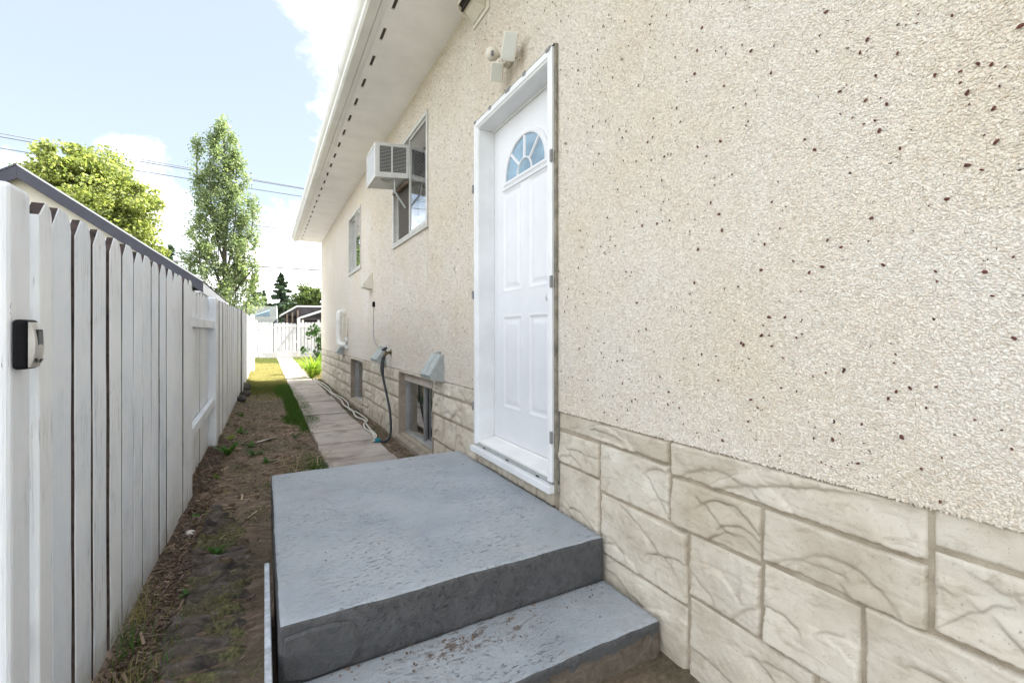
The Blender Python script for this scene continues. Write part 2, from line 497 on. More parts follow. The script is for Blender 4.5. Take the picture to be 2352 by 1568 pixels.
M['weed'] = m_leaf('weed_leaf', ((0.04, 0.10, 0.02), (0.07, 0.17, 0.03)), 0.35)
M['lily'] = m_leaf('daylily_leaf', ((0.10, 0.19, 0.025), (0.18, 0.29, 0.04), (0.27, 0.34, 0.06)), 0.45)
M['shrub'] = m_leaf('shrub_leaf', ((0.02, 0.06, 0.012), (0.05, 0.10, 0.02)), 0.3)
M['maple'] = m_leaf('maple_leaf', ((0.13, 0.17, 0.06), (0.26, 0.30, 0.105), (0.39, 0.40, 0.165)), 0.52)
M['poplar'] = m_leaf('poplar_leaf', ((0.12, 0.17, 0.105), (0.22, 0.28, 0.16), (0.33, 0.37, 0.20)), 0.5)
M['spruce'] = m_leaf('spruce_needle', ((0.04, 0.07, 0.045), (0.08, 0.12, 0.07)), 0.25)
M['far'] = m_leaf('far_leaf', ((0.07, 0.11, 0.04), (0.14, 0.18, 0.06)), 0.4)

# ------------------------------------------------------------------ building helpers
WL = {None: Vector((0, 0, 0))}


def tag(o, label=None, cat=None, group=None, kind=None):
    for k, v in (('label', label), ('category', cat), ('group', group), ('kind', kind)):
        if v:
            o[k] = v
    return o


def thing(name, label, cat, loc, group=None):
    o = bpy.data.objects.new(name, None)
    o.empty_display_size = 0.2
    COL.objects.link(o)
    o.location = loc
    WL[o] = Vector(loc)
    return tag(o, label, cat, group)


def link(name, me, parent=None, loc=(0, 0, 0)):
    """loc is the world position of the object's origin"""
    o = bpy.data.objects.new(name, me)
    COL.objects.link(o)
    o.parent = parent
    WL[o] = Vector(loc)
    o.location = Vector(loc) - WL[parent]
    return o


class MB:
    def __init__(s):
        s.v = []
        s.f = []
        s.m = []

    def add(s, vs, fs, mi=0):
        o = len(s.v)
        s.v.extend(tuple(map(float, p)) for p in vs)
        for f in fs:
            s.f.append(tuple(i + o for i in f))
            s.m.append(mi)
        return s

    def box(s, x0, x1, y0, y1, z0, z1, mi=0):
        vs = [(x0, y0, z0), (x1, y0, z0), (x1, y1, z0), (x0, y1, z0), (x0, y0, z1), (x1, y0, z1), (x1, y1, z1), (x0, y1, z1)]
        return s.add(vs, [(0, 3, 2, 1), (4, 5, 6, 7), (0, 1, 5, 4), (1, 2, 6, 5), (2, 3, 7, 6), (3, 0, 4, 7)], mi)

    def quad(s, a, b, c, d, mi=0):
        return s.add([a, b, c, d], [(0, 1, 2, 3)], mi)

    def prism(s, poly, vec, mi=0, caps=True):
        """closed polygon extruded along vec"""
        n = len(poly)
        vec = Vector(vec)
        vs = [Vector(p) for p in poly] + [Vector(p) + vec for p in poly]
        fs = [(i, (i + 1) % n, n + (i + 1) % n, n + i) for i in range(n)]
        if caps:
            fs += [tuple(range(n - 1, -1, -1)), tuple(range(n, 2 * n))]
        return s.add(vs, fs, mi)

    def tube(s, path, r, n=8, mi=0, caps=True, flat=(1, 1)):
        path = [Vector(p) for p in path]
        k = len(path)
        rr = r if isinstance(r, (list, tuple)) else [r] * k
        up = Vector((0, 0, 1))
        vs = []
        prev = None
        for i, p in enumerate(path):
            d = (path[min(i + 1, k - 1)] - path[max(i - 1, 0)]).normalized()
            if prev is None:
                a = d.cross(up)
                if a.length < 1e-3:
                    a = d.cross(Vector((1, 0, 0)))
                a.normalize()
            else:
                a = (prev - d * prev.dot(d)).normalized()
            prev = a
            b = d.cross(a)
            for j in range(n):
                t = 2 * math.pi * j / n
                vs.append(p + (a * math.cos(t) * flat[0] + b * math.sin(t) * flat[1]) * rr[i])
        fs = [(i * n + j, i * n + (j + 1) % n, (i + 1) * n + (j + 1) % n, (i + 1) * n + j) for i in range(k - 1) for j in range(n)]
        if caps:
            fs += [tuple(range(n - 1, -1, -1)), tuple(range((k - 1) * n, k * n))]
        return s.add(vs, fs, mi)

    def ball(s, c, r, nu=12, nv=8, mi=0):
        if not isinstance(r, (tuple, list)):
            r = (r, r, r)
        vs, fs = [], []
        for i in range(nv + 1):
            ph = math.pi * i / nv
            for j in range(nu):
                t = 2 * math.pi * j / nu
                vs.append((c[0] + r[0] * math.sin(ph) * math.cos(t), c[1] + r[1] * math.sin(ph) * math.sin(t), c[2] + r[2] * math.cos(ph)))
        for i in range(nv):
            for j in range(nu):
                fs.append((i * nu + j, (i + 1) * nu + j, (i + 1) * nu + (j + 1) % nu, i * nu + (j + 1) % nu))
        return s.add(vs, fs, mi)

    def mesh(s, name, mats, origin=(0, 0, 0), smooth=False):
        me = bpy.data.meshes.new(name)
        ox = Vector(origin)
        me.from_pydata([(p[0] - ox.x, p[1] - ox.y, p[2] - ox.z) for p in s.v], [], s.f)
        for mt in (mats if isinstance(mats, (list, tuple)) else [mats]):
            me.materials.append(mt)
        me.polygons.foreach_set('material_index', s.m)
        me.polygons.foreach_set('use_smooth', [smooth] * len(s.f))
        me.update()
        return me

    def fix(s, me):
        bm = bmesh.new()
        bm.from_mesh(me)
        bmesh.ops.remove_doubles(bm, verts=bm.verts, dist=1e-5)
        bmesh.ops.recalc_face_normals(bm, faces=bm.faces)
        bm.to_mesh(me)
        bm.free()

    def part(s, name, mats, parent=None, smooth=False, bevel=0.0, seg=2, fix=True, angle=35):
        """links the mesh with its origin at its own base"""
        xs = np.array(s.v)
        o = Vector(((xs[:, 0].min() + xs[:, 0].max()) / 2, (xs[:, 1].min() + xs[:, 1].max()) / 2, xs[:, 2].min()))
        me = s.mesh(name, mats, o, smooth)
        if fix:
            s.fix(me)
        if bevel > 0:
            bm = bmesh.new()
            bm.from_mesh(me)
            ed = [e for e in bm.edges if len(e.link_faces) == 2 and e.calc_face_angle(0) > math.radians(angle)]
            bmesh.ops.bevel(bm, geom=ed, offset=bevel, segments=seg, affect='EDGES', profile=0.5, clamp_overlap=True)
            bm.to_mesh(me)
            bm.free()
        return link(name, me, parent, o)


def boxo(name, b, mat, parent=None, bevel=0.003, seg=2):
    return MB().box(*b).part(name, mat, parent, bevel=bevel, seg=seg)


def np_mesh(name, co, faces, mat, tint=None, smooth=False):
    """fast mesh from arrays: co (N,3), faces (F,k)"""
    me = bpy.data.meshes.new(name)
    co = np.asarray(co, dtype=np.float32)
    faces = np.asarray(faces, dtype=np.int32)
    F, k = faces.shape
    me.vertices.add(len(co))
    me.vertices.foreach_set('co', co.ravel())
    me.loops.add(F * k)
    me.loops.foreach_set('vertex_index', faces.ravel())
    me.polygons.add(F)
    me.polygons.foreach_set('loop_start', np.arange(0, F * k, k, dtype=np.int32))
    me.polygons.foreach_set('use_smooth', np.full(F, smooth, dtype=bool))
    if tint is not None:
        a = me.attributes.new('tint', 'FLOAT_COLOR', 'POINT')
        t = np.asarray(tint, dtype=np.float32)
        if t.ndim == 1:
            t = np.stack([t, t, t], 1)
        t = np.concatenate([t, np.ones((len(t), 1), np.float32)], 1)
        a.data.foreach_set('color', t.ravel())
    me.materials.append(mat)
    me.update()
    me.validate()
    return me


def grid_faces(nu, nv):
    i, j = np.meshgrid(np.arange(nu - 1), np.arange(nv - 1), indexing='ij')
    a = (i * nv + j).ravel()
    return np.stack([a, a + nv, a + nv + 1, a + 1], 1)


class Wob:
    """cheap smooth noise: a sum of random sines"""
    def __init__(s, seed, freq, n=7, dim=2):
        r = np.random.default_rng(seed)
        d = r.normal(size=(n, dim))
        d /= np.linalg.norm(d, axis=1, keepdims=True)
        s.k = d * (freq * r.uniform(0.6, 1.7, (n, 1)) * 2 * math.pi)
        s.p = r.uniform(0, 6.283, n)
        s.a = r.uniform(0.5, 1, n)
        s.a /= s.a.sum()

    def __call__(s, *c):
        t = 0
        for i in range(len(s.p)):
            q = s.p[i]
            for j, x in enumerate(c):
                q = q + s.k[i, j] * x
            t = t + s.a[i] * np.sin(q)
        return t


def sstep(x, a, b):
    t = np.clip((x - a) / (b - a), 0, 1)
    return t * t * (3 - 2 * t)


# ------------------------------------------------------------------ ground
gm = MB().quad((-400, -200, -1.215), (400, -200, -1.215), (400, 900, -1.215), (-400, 900, -1.215)).mesh('ground', plain('neighbourhood_grass', (0.15, 0.145, 0.105), 0.95, var=0.4, scale=0.8, bscale=10, bstr=0.6))
tag(link('ground', gm), kind='structure')

gw1, gw2, gw3 = Wob(1, 0.7), Wob(2, 3.0), Wob(3, 11.0, 9)


def ground_h(x, y):
    """height of the soil in the side yard"""
    h = GZ + 0.012 * gw1(x, y) + 0.010 * gw2(x, y) + 0.004 * gw3(x, y)
    h = h + 0.085 * sstep(-x, 0.10, 0.50) * sstep(y, 2.2, 5.2)          # banked up along the fence
    h = h + 0.085 * sstep(y, 14.0, 22.0)
    # flat beneath the pavers
    flat = sstep(x, 0.38, 0.50) * (1 - sstep(x, 1.08, 1.16)) * sstep(y, 2.5, 3.0)
    return h * (1 - flat) + (GZ - 0.03 + 0.085 * sstep(y, 14.0, 22.0)) * flat


gx = np.arange(-0.68, 1.335, 0.03)
gy = np.concatenate([np.arange(-1.5, 8, 0.03), np.arange(8, 26, 0.09)])
X, Y = np.meshgrid(gx, gy, indexing='ij')
soil_me = np_mesh('soil', np.stack([X, Y, ground_h(X, Y)], -1).reshape(-1, 3), grid_faces(len(gx), len(gy)), M['soil'], smooth=True)
tag(link('soil', soil_me), kind='structure')
# the back garden beyond the house corner
gx = np.arange(1.30, 9.0, 0.25)
gy = np.arange(12.4, 26, 0.25)
X, Y = np.meshgrid(gx, gy, indexing='ij')
tag(link('soil', np_mesh('soil', np.stack([X, Y, ground_h(X, Y) - 0.004], -1).reshape(-1, 3), grid_faces(len(gx), len(gy)), M['soil'], smooth=True)), kind='structure')

# garden path of separate concrete pavers
path = thing('path', None, None, (0.79, 3.1, GZ))
path['kind'] = 'structure'
y = 3.08
k = 0
while y < 22.2:
    L = 0.66 + random.uniform(-0.03, 0.04)
    xl, xr = 0.50 + random.uniform(-.015, .012), 1.085 + random.uniform(-.015, .015)
    g = random.uniform(0.010, 0.018)
    zt = GZ + 0.006 + random.uniform(-0.006, 0.008) + 0.085 * float(sstep(np.array(y), 14.0, 22.0))
    n = 6
    mb = MB()
    pts = []
    for i in range(n):
        pts.append((xl + (xr - xl) * i / (n - 1), y + g + random.uniform(-.005, .005)))
    for i in range(1, 4):
        pts.append((xr + random.uniform(-.006, .006), y + g + (L - 2 * g) * i / 4))
    for i in range(n):
        pts.append((xr - (xr - xl) * i / (n - 1), y + L - g + random.uniform(-.005, .005)))
    for i in range(1, 4):
        pts.append((xl + random.uniform(-.008, .006), y + L - g - (L - 2 * g) * i / 4))
    tl, tr = random.uniform(-.004, .004), random.uniform(-.004, .004)
    poly = [(p[0], p[1], zt + tl * (p[0] - xl) / .6 + tr * (p[1] - y) / .66) for p in pts]
    mb.prism(poly, (0, 0, -0.06))
    mb.part('paver', M['paver'], path, bevel=0.004, seg=1, angle=60)
    y += L
    k += 1

# ------------------------------------------------------------------ the house
WX = 1.29            # wall face of the pebble dash
SOF = 2.345          # underside of the soffit
YB, YF = -3.0, 12.53  # near and far ends of the wall
ST = -0.385          # bottom of the pebble dash
house = thing('house', 'cream pebble dash bungalow with stamped stone foundation and white side door', 'house', (WX, 0, GZ))

DOOR = (1.868, 2.835, -0.80, 1.445)
UP1 = (3.885, 5.11, 0.975, 2.008)
UP2 = (7.09, 8.186, 1.01, 1.970)
BA1 = (3.79, 4.92, -1.085, -0.425)
BA2 = (7.0, 8.05, -1.085, -0.435)


def holed_wall(x, y0, y1, z0, z1, holes, ymax=None):
    ys = sorted({y0, y1, *[h[0] for h in holes if y0 < h[0] < y1], *[h[1] for h in holes if y0 < h[1] < y1]})
    zs = sorted({z0, z1, *[h[2] for h in holes if z0 < h[2] < z1], *[h[3] for h in holes if z0 < h[3] < z1]})
    mb = MB()
    for a, b in zip(ys[:-1], ys[1:]):
        for c, d in zip(zs[:-1], zs[1:]):
            cy, cz = (a + b) / 2, (c + d) / 2
            if any(h[0] < cy < h[1] and h[2] < cz < h[3] for h in holes):
                continue
            mb.quad((x, b, c), (x, a, c), (x, a, d), (x, b, d))
    for h in holes:
        if h[3] <= z0 or h[2] >= z1:
            continue
        a, b, c, d = h[0], h[1], max(h[2], z0), min(h[3], z1)
        X2 = x + 0.16
        mb.quad((x, a, c), (x, a, d), (X2, a, d), (X2, a, c))
        mb.quad((x, b, c), (X2, b, c), (X2, b, d), (x, b, d))
        if d < z1:
            mb.quad((x, a, d), (x, b, d), (X2, b, d), (X2, a, d))
        if c > z0:
            mb.quad((x, a, c), (X2, a, c), (X2, b, c), (x, b, c))
    return mb


SPLIT = 6.6
holes = [DOOR, UP1, UP2]
mb = holed_wall(WX, YB, YF, ST, SOF, holes)
for (ya_, yb_) in ((YB, DOOR[0]), (DOOR[1], YF)):
    mb.quad((WX, ya_, ST), (WX, yb_, ST), (WX + .03, yb_, ST), (WX + .03, ya_, ST))
# gable end facing the back garden, rear and front walls keep the house closed
mb.quad((WX, YF, ST), (WX, YF, SOF), (10.0, YF, SOF), (10.0, YF, ST))
mb.quad((WX, YB, GZ), (10.0, YB, GZ), (10.0, YB, SOF), (WX, YB, SOF))
mb.quad((10.0, YB, GZ), (10.0, YF, GZ), (10.0, YF, SOF), (10.0, YB, SOF))
mb.add([(WX, YF, SOF), (10.0, YF, SOF), (5.645, YF, SOF + 1.75)], [(0, 2, 1)])
mb.add([(WX, YB, SOF), (10.0, YB, SOF), (5.645, YB, SOF + 1.75)], [(0, 1, 2)])
wall = mb.part('wall', M['dash'], house, fix=False)


# rust and soot stains: y, top z, half width, run-off length, strength
STAINS = [(2.215, 1.60, .030, .10, 1.1), (2.30, 1.56, .05, .10, .5), (2.80, 2.11, .05, .35, .45), (3.90, .95, .025, .40, .45), (5.08, .95, .03, .5, .4), (4.72, 1.50, .10, .25, .25), (5.236, -.20, .03, .25, .6), (6.12, .35, .02, .35, .5), (6.33, .60, .06, .30, .35), (1.868, -.1, .018, .6, .35), (2.845, .6, .012, 1.2, .35)]


# --- the chips themselves, as real relief
def chips(y0, y1, z0, z1, cell, keep=None, seed=1, big=1.0):
    r = np.random.default_rng(seed)
    ny, nz = int((y1 - y0) / cell), int((z1 - z0) / (cell * 0.86))
    iy, iz = np.meshgrid(np.arange(ny), np.arange(nz), indexing='ij')
    cy = y0 + (iy + 0.5 * (iz % 2) + r.uniform(-.42, .42, iy.shape)) * cell
    cz = z0 + (iz + r.uniform(-.42, .42, iy.shape)) * cell * 0.86
    cy, cz = cy.ravel(), cz.ravel()
    ok = (cy > y0) & (cy < y1) & (cz > z0 - .004) & (cz < z1)
    for h in ((DOOR[0] - .012, DOOR[1] + .004, DOOR[2] - .1, DOOR[3] + .004), UP1, UP2):
        ok &= ~((cy > h[0] - .003) & (cy < h[1] + .003) & (cz > h[2] - .003) & (cz < h[3] + .003))
    if keep is not None:
        ok &= keep(cy, cz, r)
    cy, cz = cy[ok], cz[ok]
    N = len(cy)
    rx = cell * r.uniform(0.55, 0.98, N) * big
    ry = cell * r.uniform(0.32, 0.52, N) * big
    ang = r.normal(0.75, 0.8, N)
    # rim of six, slightly irregular, and an off-centre crest
    th = np.arange(6) * math.pi / 3
    rad = r.uniform(0.72, 1.12, (N, 6))
    lx = rx[:, None] * rad * np.cos(th + r.uniform(-.25, .25, (N, 6)))
    ly = ry[:, None] * rad * np.sin(th + r.uniform(-.25, .25, (N, 6)))
    ca, sa = np.cos(ang)[:, None], np.sin(ang)[:, None]
    gy_ = lx * ca - ly * sa
    gz_ = lx * sa + ly * ca
    ty, tz = r.normal(0, 0.25, N)[:, None], r.normal(0, 0.25, N)[:, None]
    hgt = cell * r.uniform(0.10, 0.42, N)
    rimh = np.maximum(hgt[:, None] * 0.55 + gy_ * ty + gz_ * tz, -0.0004)
    verts = np.empty((N, 7, 3))
    verts[:, :6, 0] = WX - rimh
    verts[:, :6, 1] = cy[:, None] + gy_
    verts[:, :6, 2] = cz[:, None] + gz_
    verts[:, 6, 0] = WX - hgt - cell * 0.06
    verts[:, 6, 1] = cy + rx * r.uniform(-.3, .3, N)
    verts[:, 6, 2] = cz + ry * r.uniform(-.3, .3, N)
    base = (np.arange(N) * 7)[:, None]
    f = np.concatenate([np.stack([base + i, base + 6, base + (i + 1) % 6], 2) for i in range(6)], 1).reshape(-1, 3)
    pal = np.array([(0.82, 0.785, 0.73), (0.79, 0.745, 0.68), (0.86, 0.835, 0.79), (0.74, 0.67, 0.58), (0.81, 0.73, 0.67), (0.67, 0.64, 0.60), (0.84, 0.795, 0.72)])
    t = pal[r.choice(7, N, p=[.27, .2, .2, .09, .07, .07, .10])] * r.uniform(0.90, 1.07, (N, 1)) * np.array((.905, .895, .872))
    for (sy_, sz_, wy_, hz_, am_) in STAINS:
        g_ = am_ * np.exp(-((cy - sy_) / wy_) ** 2) * np.where(cz < sz_, np.exp(-(sz_ - cz) / hz_), np.exp(-((cz - sz_) / .03) ** 2)) * (.6 + .4 * np.sin(cy * 160) * np.sin(cy * 71 + cz * 9))
        t = t * (1 - np.clip(g_, 0, .8)[:, None] * np.array((.45, .55, .68)))
    return verts.reshape(-1, 3), f, np.repeat(t, 7, 0)


o1 = chips(-0.55, 3.2, ST, SOF - .004, 0.0068, seed=3)
o2 = chips(3.2, SPLIT, ST, SOF - .004, 0.0088, keep=lambda y, z, r: r.uniform(size=y.shape) > (y - 4.2) / 2.6, seed=4)
co = np.concatenate([o1[0], o2[0]])
fa = np.concatenate([o1[1], o2[1] + len(o1[0])])
ti = np.concatenate([o1[2], o2[2]])
tag(link('pebble_dash_chips', np_mesh('pebble_dash_chips', co, fa, M['chip'], ti), house), kind='stuff')
# darker pebbles among them
r = np.random.default_rng(11)
N = 4300
cy = -0.5 + 9.5 * r.uniform(0, 1, N) ** 1.25
cz = r.uniform(ST + .02, SOF - .05, N)
# a few families of clustered pebbles
cl = r.integers(0, N, 900)
cy[cl] = cy[(cl * 7) % N] + r.normal(0, .06, 900)
cz[cl] = np.clip(cz[(cl * 7) % N] + r.normal(0, .05, 900), ST + .02, SOF - .05)
ok = np.ones(N, bool)
for h in (DOOR, UP1, UP2):
    ok &= ~((cy > h[0] - .02) & (cy < h[1] + .02) & (cz > h[2] - .02) & (cz < h[3] + .02))
cy, cz = cy[ok], cz[ok]
N = len(cy)
th = np.arange(7) * 2 * math.pi / 7
sz = np.clip(r.gamma(3.0, 0.00074, N) + 0.0011, 0, .0054)
rad = r.uniform(0.75, 1.15, (N, 7)) * sz[:, None]
an = r.uniform(0, 3.14, N)[:, None]
lx, ly = rad * np.cos(th) * 1.25, rad * np.sin(th) * 0.8
v = np.empty((N, 8, 3))
v[:, :7, 0] = WX - 0.0042
v[:, :7, 1] = cy[:, None] + lx * np.cos(an) - ly * np.sin(an)
v[:, :7, 2] = cz[:, None] + lx * np.sin(an) + ly * np.cos(an)
v[:, 7, 0] = WX - 0.0058 - sz * 0.25
v[:, 7, 1], v[:, 7, 2] = cy, cz
base = (np.arange(N) * 8)[:, None]
f = np.concatenate([np.stack([base + i, base + 7, base + (i + 1) % 7], 2) for i in range(7)], 1).reshape(-1, 3)
tag(link('dark_pebbles', np_mesh('dark_pebbles', v.reshape(-1, 3), f, M['darkchip']), house), kind='stuff')

# --- foundation: mortar ground with separately cast stones
FX = WX + 0.012
fb = holed_wall(FX, YB, YF, GZ - .25, ST, [BA1, BA2, DOOR])
fb.quad((FX, YF, GZ - .25), (FX, YF, ST), (10.0, YF, ST), (10.0, YF, GZ - .25))
found = fb.part('foundation', M['mortar'], house, fix=False)

SEED = [100]


def stone(y0, y1, z0, z1, res, relief=1.0):
    SEED[0] += 1
    sd = SEED[0]
    r = np.random.default_rng(sd)
    ny, nz = max(5, int((y1 - y0) / res) + 1), max(5, int((z1 - z0) / res) + 1)
    yy = np.linspace(y0, y1, ny)
    zz_ = np.linspace(z0, z1, nz)
    A, B = np.meshgrid(yy, zz_, indexing='ij')
    L, H = y1 - y0, z1 - z0
    n1, n2, n3 = Wob(sd, 5.0), Wob(sd + 500, 22.0), Wob(sd + 900, 60.0)
    h = 0.0032 * n1(A, B) * relief + 0.0012 * n2(A, B) + 0.0005 * n3(A, B)
    dirt_shade = np.zeros_like(A)
    ns = 1 + int(L > .12) + int(r.uniform() < .75) + int(L > .3)
    for q in range(ns):
        yc = y0 + L * r.uniform(0.05, 0.95)
        zc = z0 + H * r.uniform(0.15, 0.9)
        sl = r.normal(0.05, 0.42)
        cv = r.uniform(-5.5, -0.5) * (0.35 / max(L, .15))
        dz = (B - zc) - sl * (A - yc) - cv * (A - yc) ** 2 - 0.006 * n2(A * .7, B * .7)
        ext = L * r.uniform(0.22, 0.5)
        win = sstep(ext - np.abs(A - yc), 0, ext * 0.35)
        amp = r.uniform(0.005, 0.011) * relief
        ln = r.uniform(0.03, 0.10)
        sgn = 1 if r.uniform() < .7 else -1
        d = dz * sgn
        h = h - win * amp * np.where(d < 0, np.exp(d / ln), np.exp(-d / 0.006))
        h = h + win * amp * 0.35 * np.where(d > 0, np.exp(-d / 0.035), 0)
        if r.uniform() < .42:
            seg = sstep(Wob(sd + 31 * q, 7.0)(A, B * 0), -.45, .05)
            dirt_shade = np.maximum(dirt_shade, win * seg * np.exp(-(d / 0.0032) ** 2) * r.uniform(.7, 1.2))  # crack lines darkened in colour, where soft light hardly shades the ledges
    # tool scratches running along the stone
    for q in range(r.integers(1, 3)):
        zc = z0 + H * r.uniform(.1, .9)
        dz = B - zc - r.normal(0, .06) * (A - y0) + 0.002 * n1(A, B)
        h = h - 0.0012 * np.exp(-(dz / .003) ** 2)
    # chiselled facets
    for q in range(3):
        yc, zc = r.uniform(y0, y1), r.uniform(z0, z1)
        an = r.normal(1.45, .5)
        d = (A - yc) * math.cos(an) + (B - zc) * math.sin(an) + .004 * n1(A, B)
        h = h - r.uniform(.03, .11) * relief * np.sqrt(np.maximum(d, 0) ** 2 + 1e-6) * (1 if r.uniform() < .7 else -.6)
    h = h - h.mean()
    h = np.clip(h, -.008, .012)
    # edges fall back into the joint, raggedly
    em = np.minimum(np.minimum(A - y0, y1 - A), np.minimum(B - z0, z1 - B))
    e = em + (0.0022 * n2(A, B) + 0.0014 * n3(A, B)) * sstep(em, 0, .003)
    fall = 1 - sstep(e, -0.001, 0.0058)
    h = h * (1 - fall) - 0.0145 * fall
    dirt_shade = np.maximum(dirt_shade, 0.5 * sstep(fall, .35, .95))  # rims darkened in colour where they turn into the joint
    # grime at the foot of the wall
    dirt_shade = np.maximum(dirt_shade, 0.45 * sstep(-B, 1.02, 1.2) * (0.6 + 0.4 * n2(A, B)))
    oc = Vector((WX, (y0 + y1) / 2, z0))
    co = np.stack([np.full_like(A, WX) - h, A, B], -1).reshape(-1, 3) - np.array(oc)
    me = np_mesh('stone', co, grid_faces(ny, nz)[:, ::-1], M['stone'], smooth=True)
    at = me.attributes.new('dirt_shade', 'FLOAT', 'POINT')
    at.data.foreach_set('value', np.clip(dirt_shade, 0, 1).ravel().astype(np.float32))
    return link('stone', me, found, oc)


J = 0.0048     # half a joint
near = [  # y0, y1, z0, z1 measured on the photograph's near wall
    (1.150, 1.866, -0.478, -0.388), (0.424, 1.150, -0.513, -0.386), (-0.42, 0.424, -0.475, -0.382),
    (1.545, 1.866, -0.643, -0.484), (1.545, 1.866, -1.20, -0.643), (1.150, 1.545, -0.695, -0.478),
    (0.809, 1.150, -0.690, -0.513), (0.424, 0.809, -0.672, -0.513), (-0.05, 0.424, -0.660, -0.475), (-0.6, -0.05, -0.66, -0.475),
    (1.074, 1.545, -0.955, -0.695), (1.074, 1.545, -1.20, -0.955), (0.809, 1.074, -0.910, -0.690), (0.552, 0.809, -0.912, -0.675),
    (0.10, 0.552, -0.90, -0.662), (-0.6, 0.10, -0.90, -0.660), (0.66, 1.074, -1.20, -0.910), (0.28, 0.66, -1.20, -0.905), (-0.2, 0.28, -1.20, -0.90),
]
for (a, b, c, d) in near:
    stone(a + J, b - J, c + J, d - J, 0.0042)


def stone_run(y0, y1, seed, res):
    r = np.random.default_rng(seed)
    zs = [-1.20, -0.93 + r.uniform(-.02, .02), -0.70 + r.uniform(-.02, .02), -0.52 + r.uniform(-.02, .02), ST - 0.003]
    for c, d in zip(zs[:-1], zs[1:]):
        yy = y0 - r.uniform(0, .3)
        while yy < y1:
            L = r.uniform(.22, .52)
            a, b = max(y0, yy), min(y1, yy + L)
            if y1 - b < .1:
                b = y1
            if b - a > .05:
                zm = (c + d) / 2 + r.uniform(-.02, .02)
                if r.uniform() < .22 and d - c > .2:
                    stone(a + J, b - J, c + J, zm - J, res)
                    stone(a + J, b - J, zm + J, d - J, res)
                else:
                    stone(a + J, b - J, c + J, d - J, res)
            yy = b if b == y1 else yy + L


stone_run(2.84, BA1[0] - .01, 21, 0.011)
stone_run(BA1[1] + .01, BA2[0] - .01, 22, 0.016)
stone_run(BA2[1] + .01, YF, 23, 0.025)
# narrow stones over the basement windows
for w, sd in ((BA1, 1), (BA2, 2)):
    stone(w[0], w[1], w[3] + .004, ST - .004, 0.015, 0.5)
# broken concrete beneath the door sill
fr = np.random.default_rng(5)
yy = 1.90
while yy < 2.80:
    L = fr.uniform(.07, .19)
    stone(yy + .002, min(yy + L, 2.83) - .002, -0.885, -0.80 + fr.uniform(-.012, 0.004), 0.007, 0.9)
    yy += L

# --- soffit, built round its vent slots
SX0, SX1 = 0.742, WX + 0.02
slot_x = (0.803, 0.829)
slots = []
yy = 3.575 - 0.392 * 14
while yy < YF - .1:
    slots.append((yy - 0.083, yy + 0.083))
    yy += 0.392
SY0, SY1 = YB, YF + 0.03
mb = MB()


def sof_q(x0, x1, y0, y1):
    mb.quad((x0, y0, SOF), (x0, y1, SOF), (x1, y1, SOF), (x1, y0, SOF))


sof_q(SX0, slot_x[0], SY0, SY1)
sof_q(slot_x[1], SX1, SY0, SY1)
prev = SY0
for a, b in slots:
    if a < SY0:
        continue
    sof_q(slot_x[0], slot_x[1], prev, a)
    c0, c1 = slot_x
    e = 0.007
    for (p, q_, s_) in ((a, a + e, 1), (b - e, b, -1)):    # rounded slot ends
        pass
    for (xa, ya, xb, yb) in ((c0, a, c0, b), (c1, b, c1, a), (c0, b, c1, b), (c1, a, c0, a)):
        mb.quad((xa, ya, SOF), (xb, yb, SOF), (xb, yb, SOF + .012), (xa, ya, SOF + .012))
    prev = b
sof_q(slot_x[0], slot_x[1], prev, SY1)
mb.quad((SX0, SY1, SOF), (SX0, SY1, SOF + .2), (SX1, SY1, SOF + .2), (SX1, SY1, SOF))
soffit = mb.part('soffit', M['soffit'], house, fix=False)
vent_me = MB().box(slot_x[0] - .004, slot_x[1] + .004, -0.088, 0.088, SOF + .0125, SOF + .016).mesh('vent_screen', M['screen'], (0.816, 0, SOF))
for a, b in slots:
    if a > -0.2:
        link('vent_screen', vent_me, soffit, (0.816, (a + b) / 2, SOF))
# drip trim strip between soffit and fascia, then fascia and gutter
boxo('soffit_trim', (0.722, 0.756, SY0, SY1, SOF - 0.012, SOF - 0.001), M['alu'], house, 0.002)
boxo('fascia', (0.715, 0.735, SY0, SY1 + .01, SOF + 0.001, SOF + 0.17), M['alu'], house, 0.002)
gp = [(0.712, 2.455), (0.712, 2.338), (0.655, 2.338), (0.640, 2.348), (0.634, 2.375), (0.616, 2.392), (0.603, 2.412), (0.600, 2.440), (0.607, 2.452), (0.607, 2.458), (0.594, 2.458), (0.592, 2.440), (0.596, 2.408), (0.610, 2.386), (0.628, 2.370), (0.634, 2.343), (0.652, 2.331), (0.718, 2.331), (0.718, 2.455)]
gmb = MB().prism([(p[0], SY0, p[1]) for p in gp], (0, SY1 + .05 - SY0, 0))
gutter = gmb.part('gutter', M['alu'], house, fix=True)
MB().prism([(p[0], SY1 + .05, p[1]) for p in gp[1:9]] + [(0.712, SY1 + .05, 2.45)], (0, 0.004, 0)).part('end_cap', M['alu'], gutter)
for yj in (4.36, 7.5, 10.6):
    MB().prism([((p[0] - .655) * 1.02 + .654, yj, (p[1] - 2.4) * 1.02 + 2.4 - .001) for p in gp[9:]], (0, 0.05, 0), caps=False).part('seam', M['alu'], gutter, fix=False)
# roof
mb = MB()
rz = SOF + 0.17
for (xa, xb, za, zb) in ((0.655, 5.645, rz, rz + 1.85), (5.645, 10.69, rz + 1.85, rz)):
    mb.prism([(xa, YB - .3, za), (xb, YB - .3, zb), (xb, YB - .3, zb + .05), (xa, YB - .3, za + .03)], (0, YF - YB + .36, 0))
mb.part('roof', M['shingle'], house)

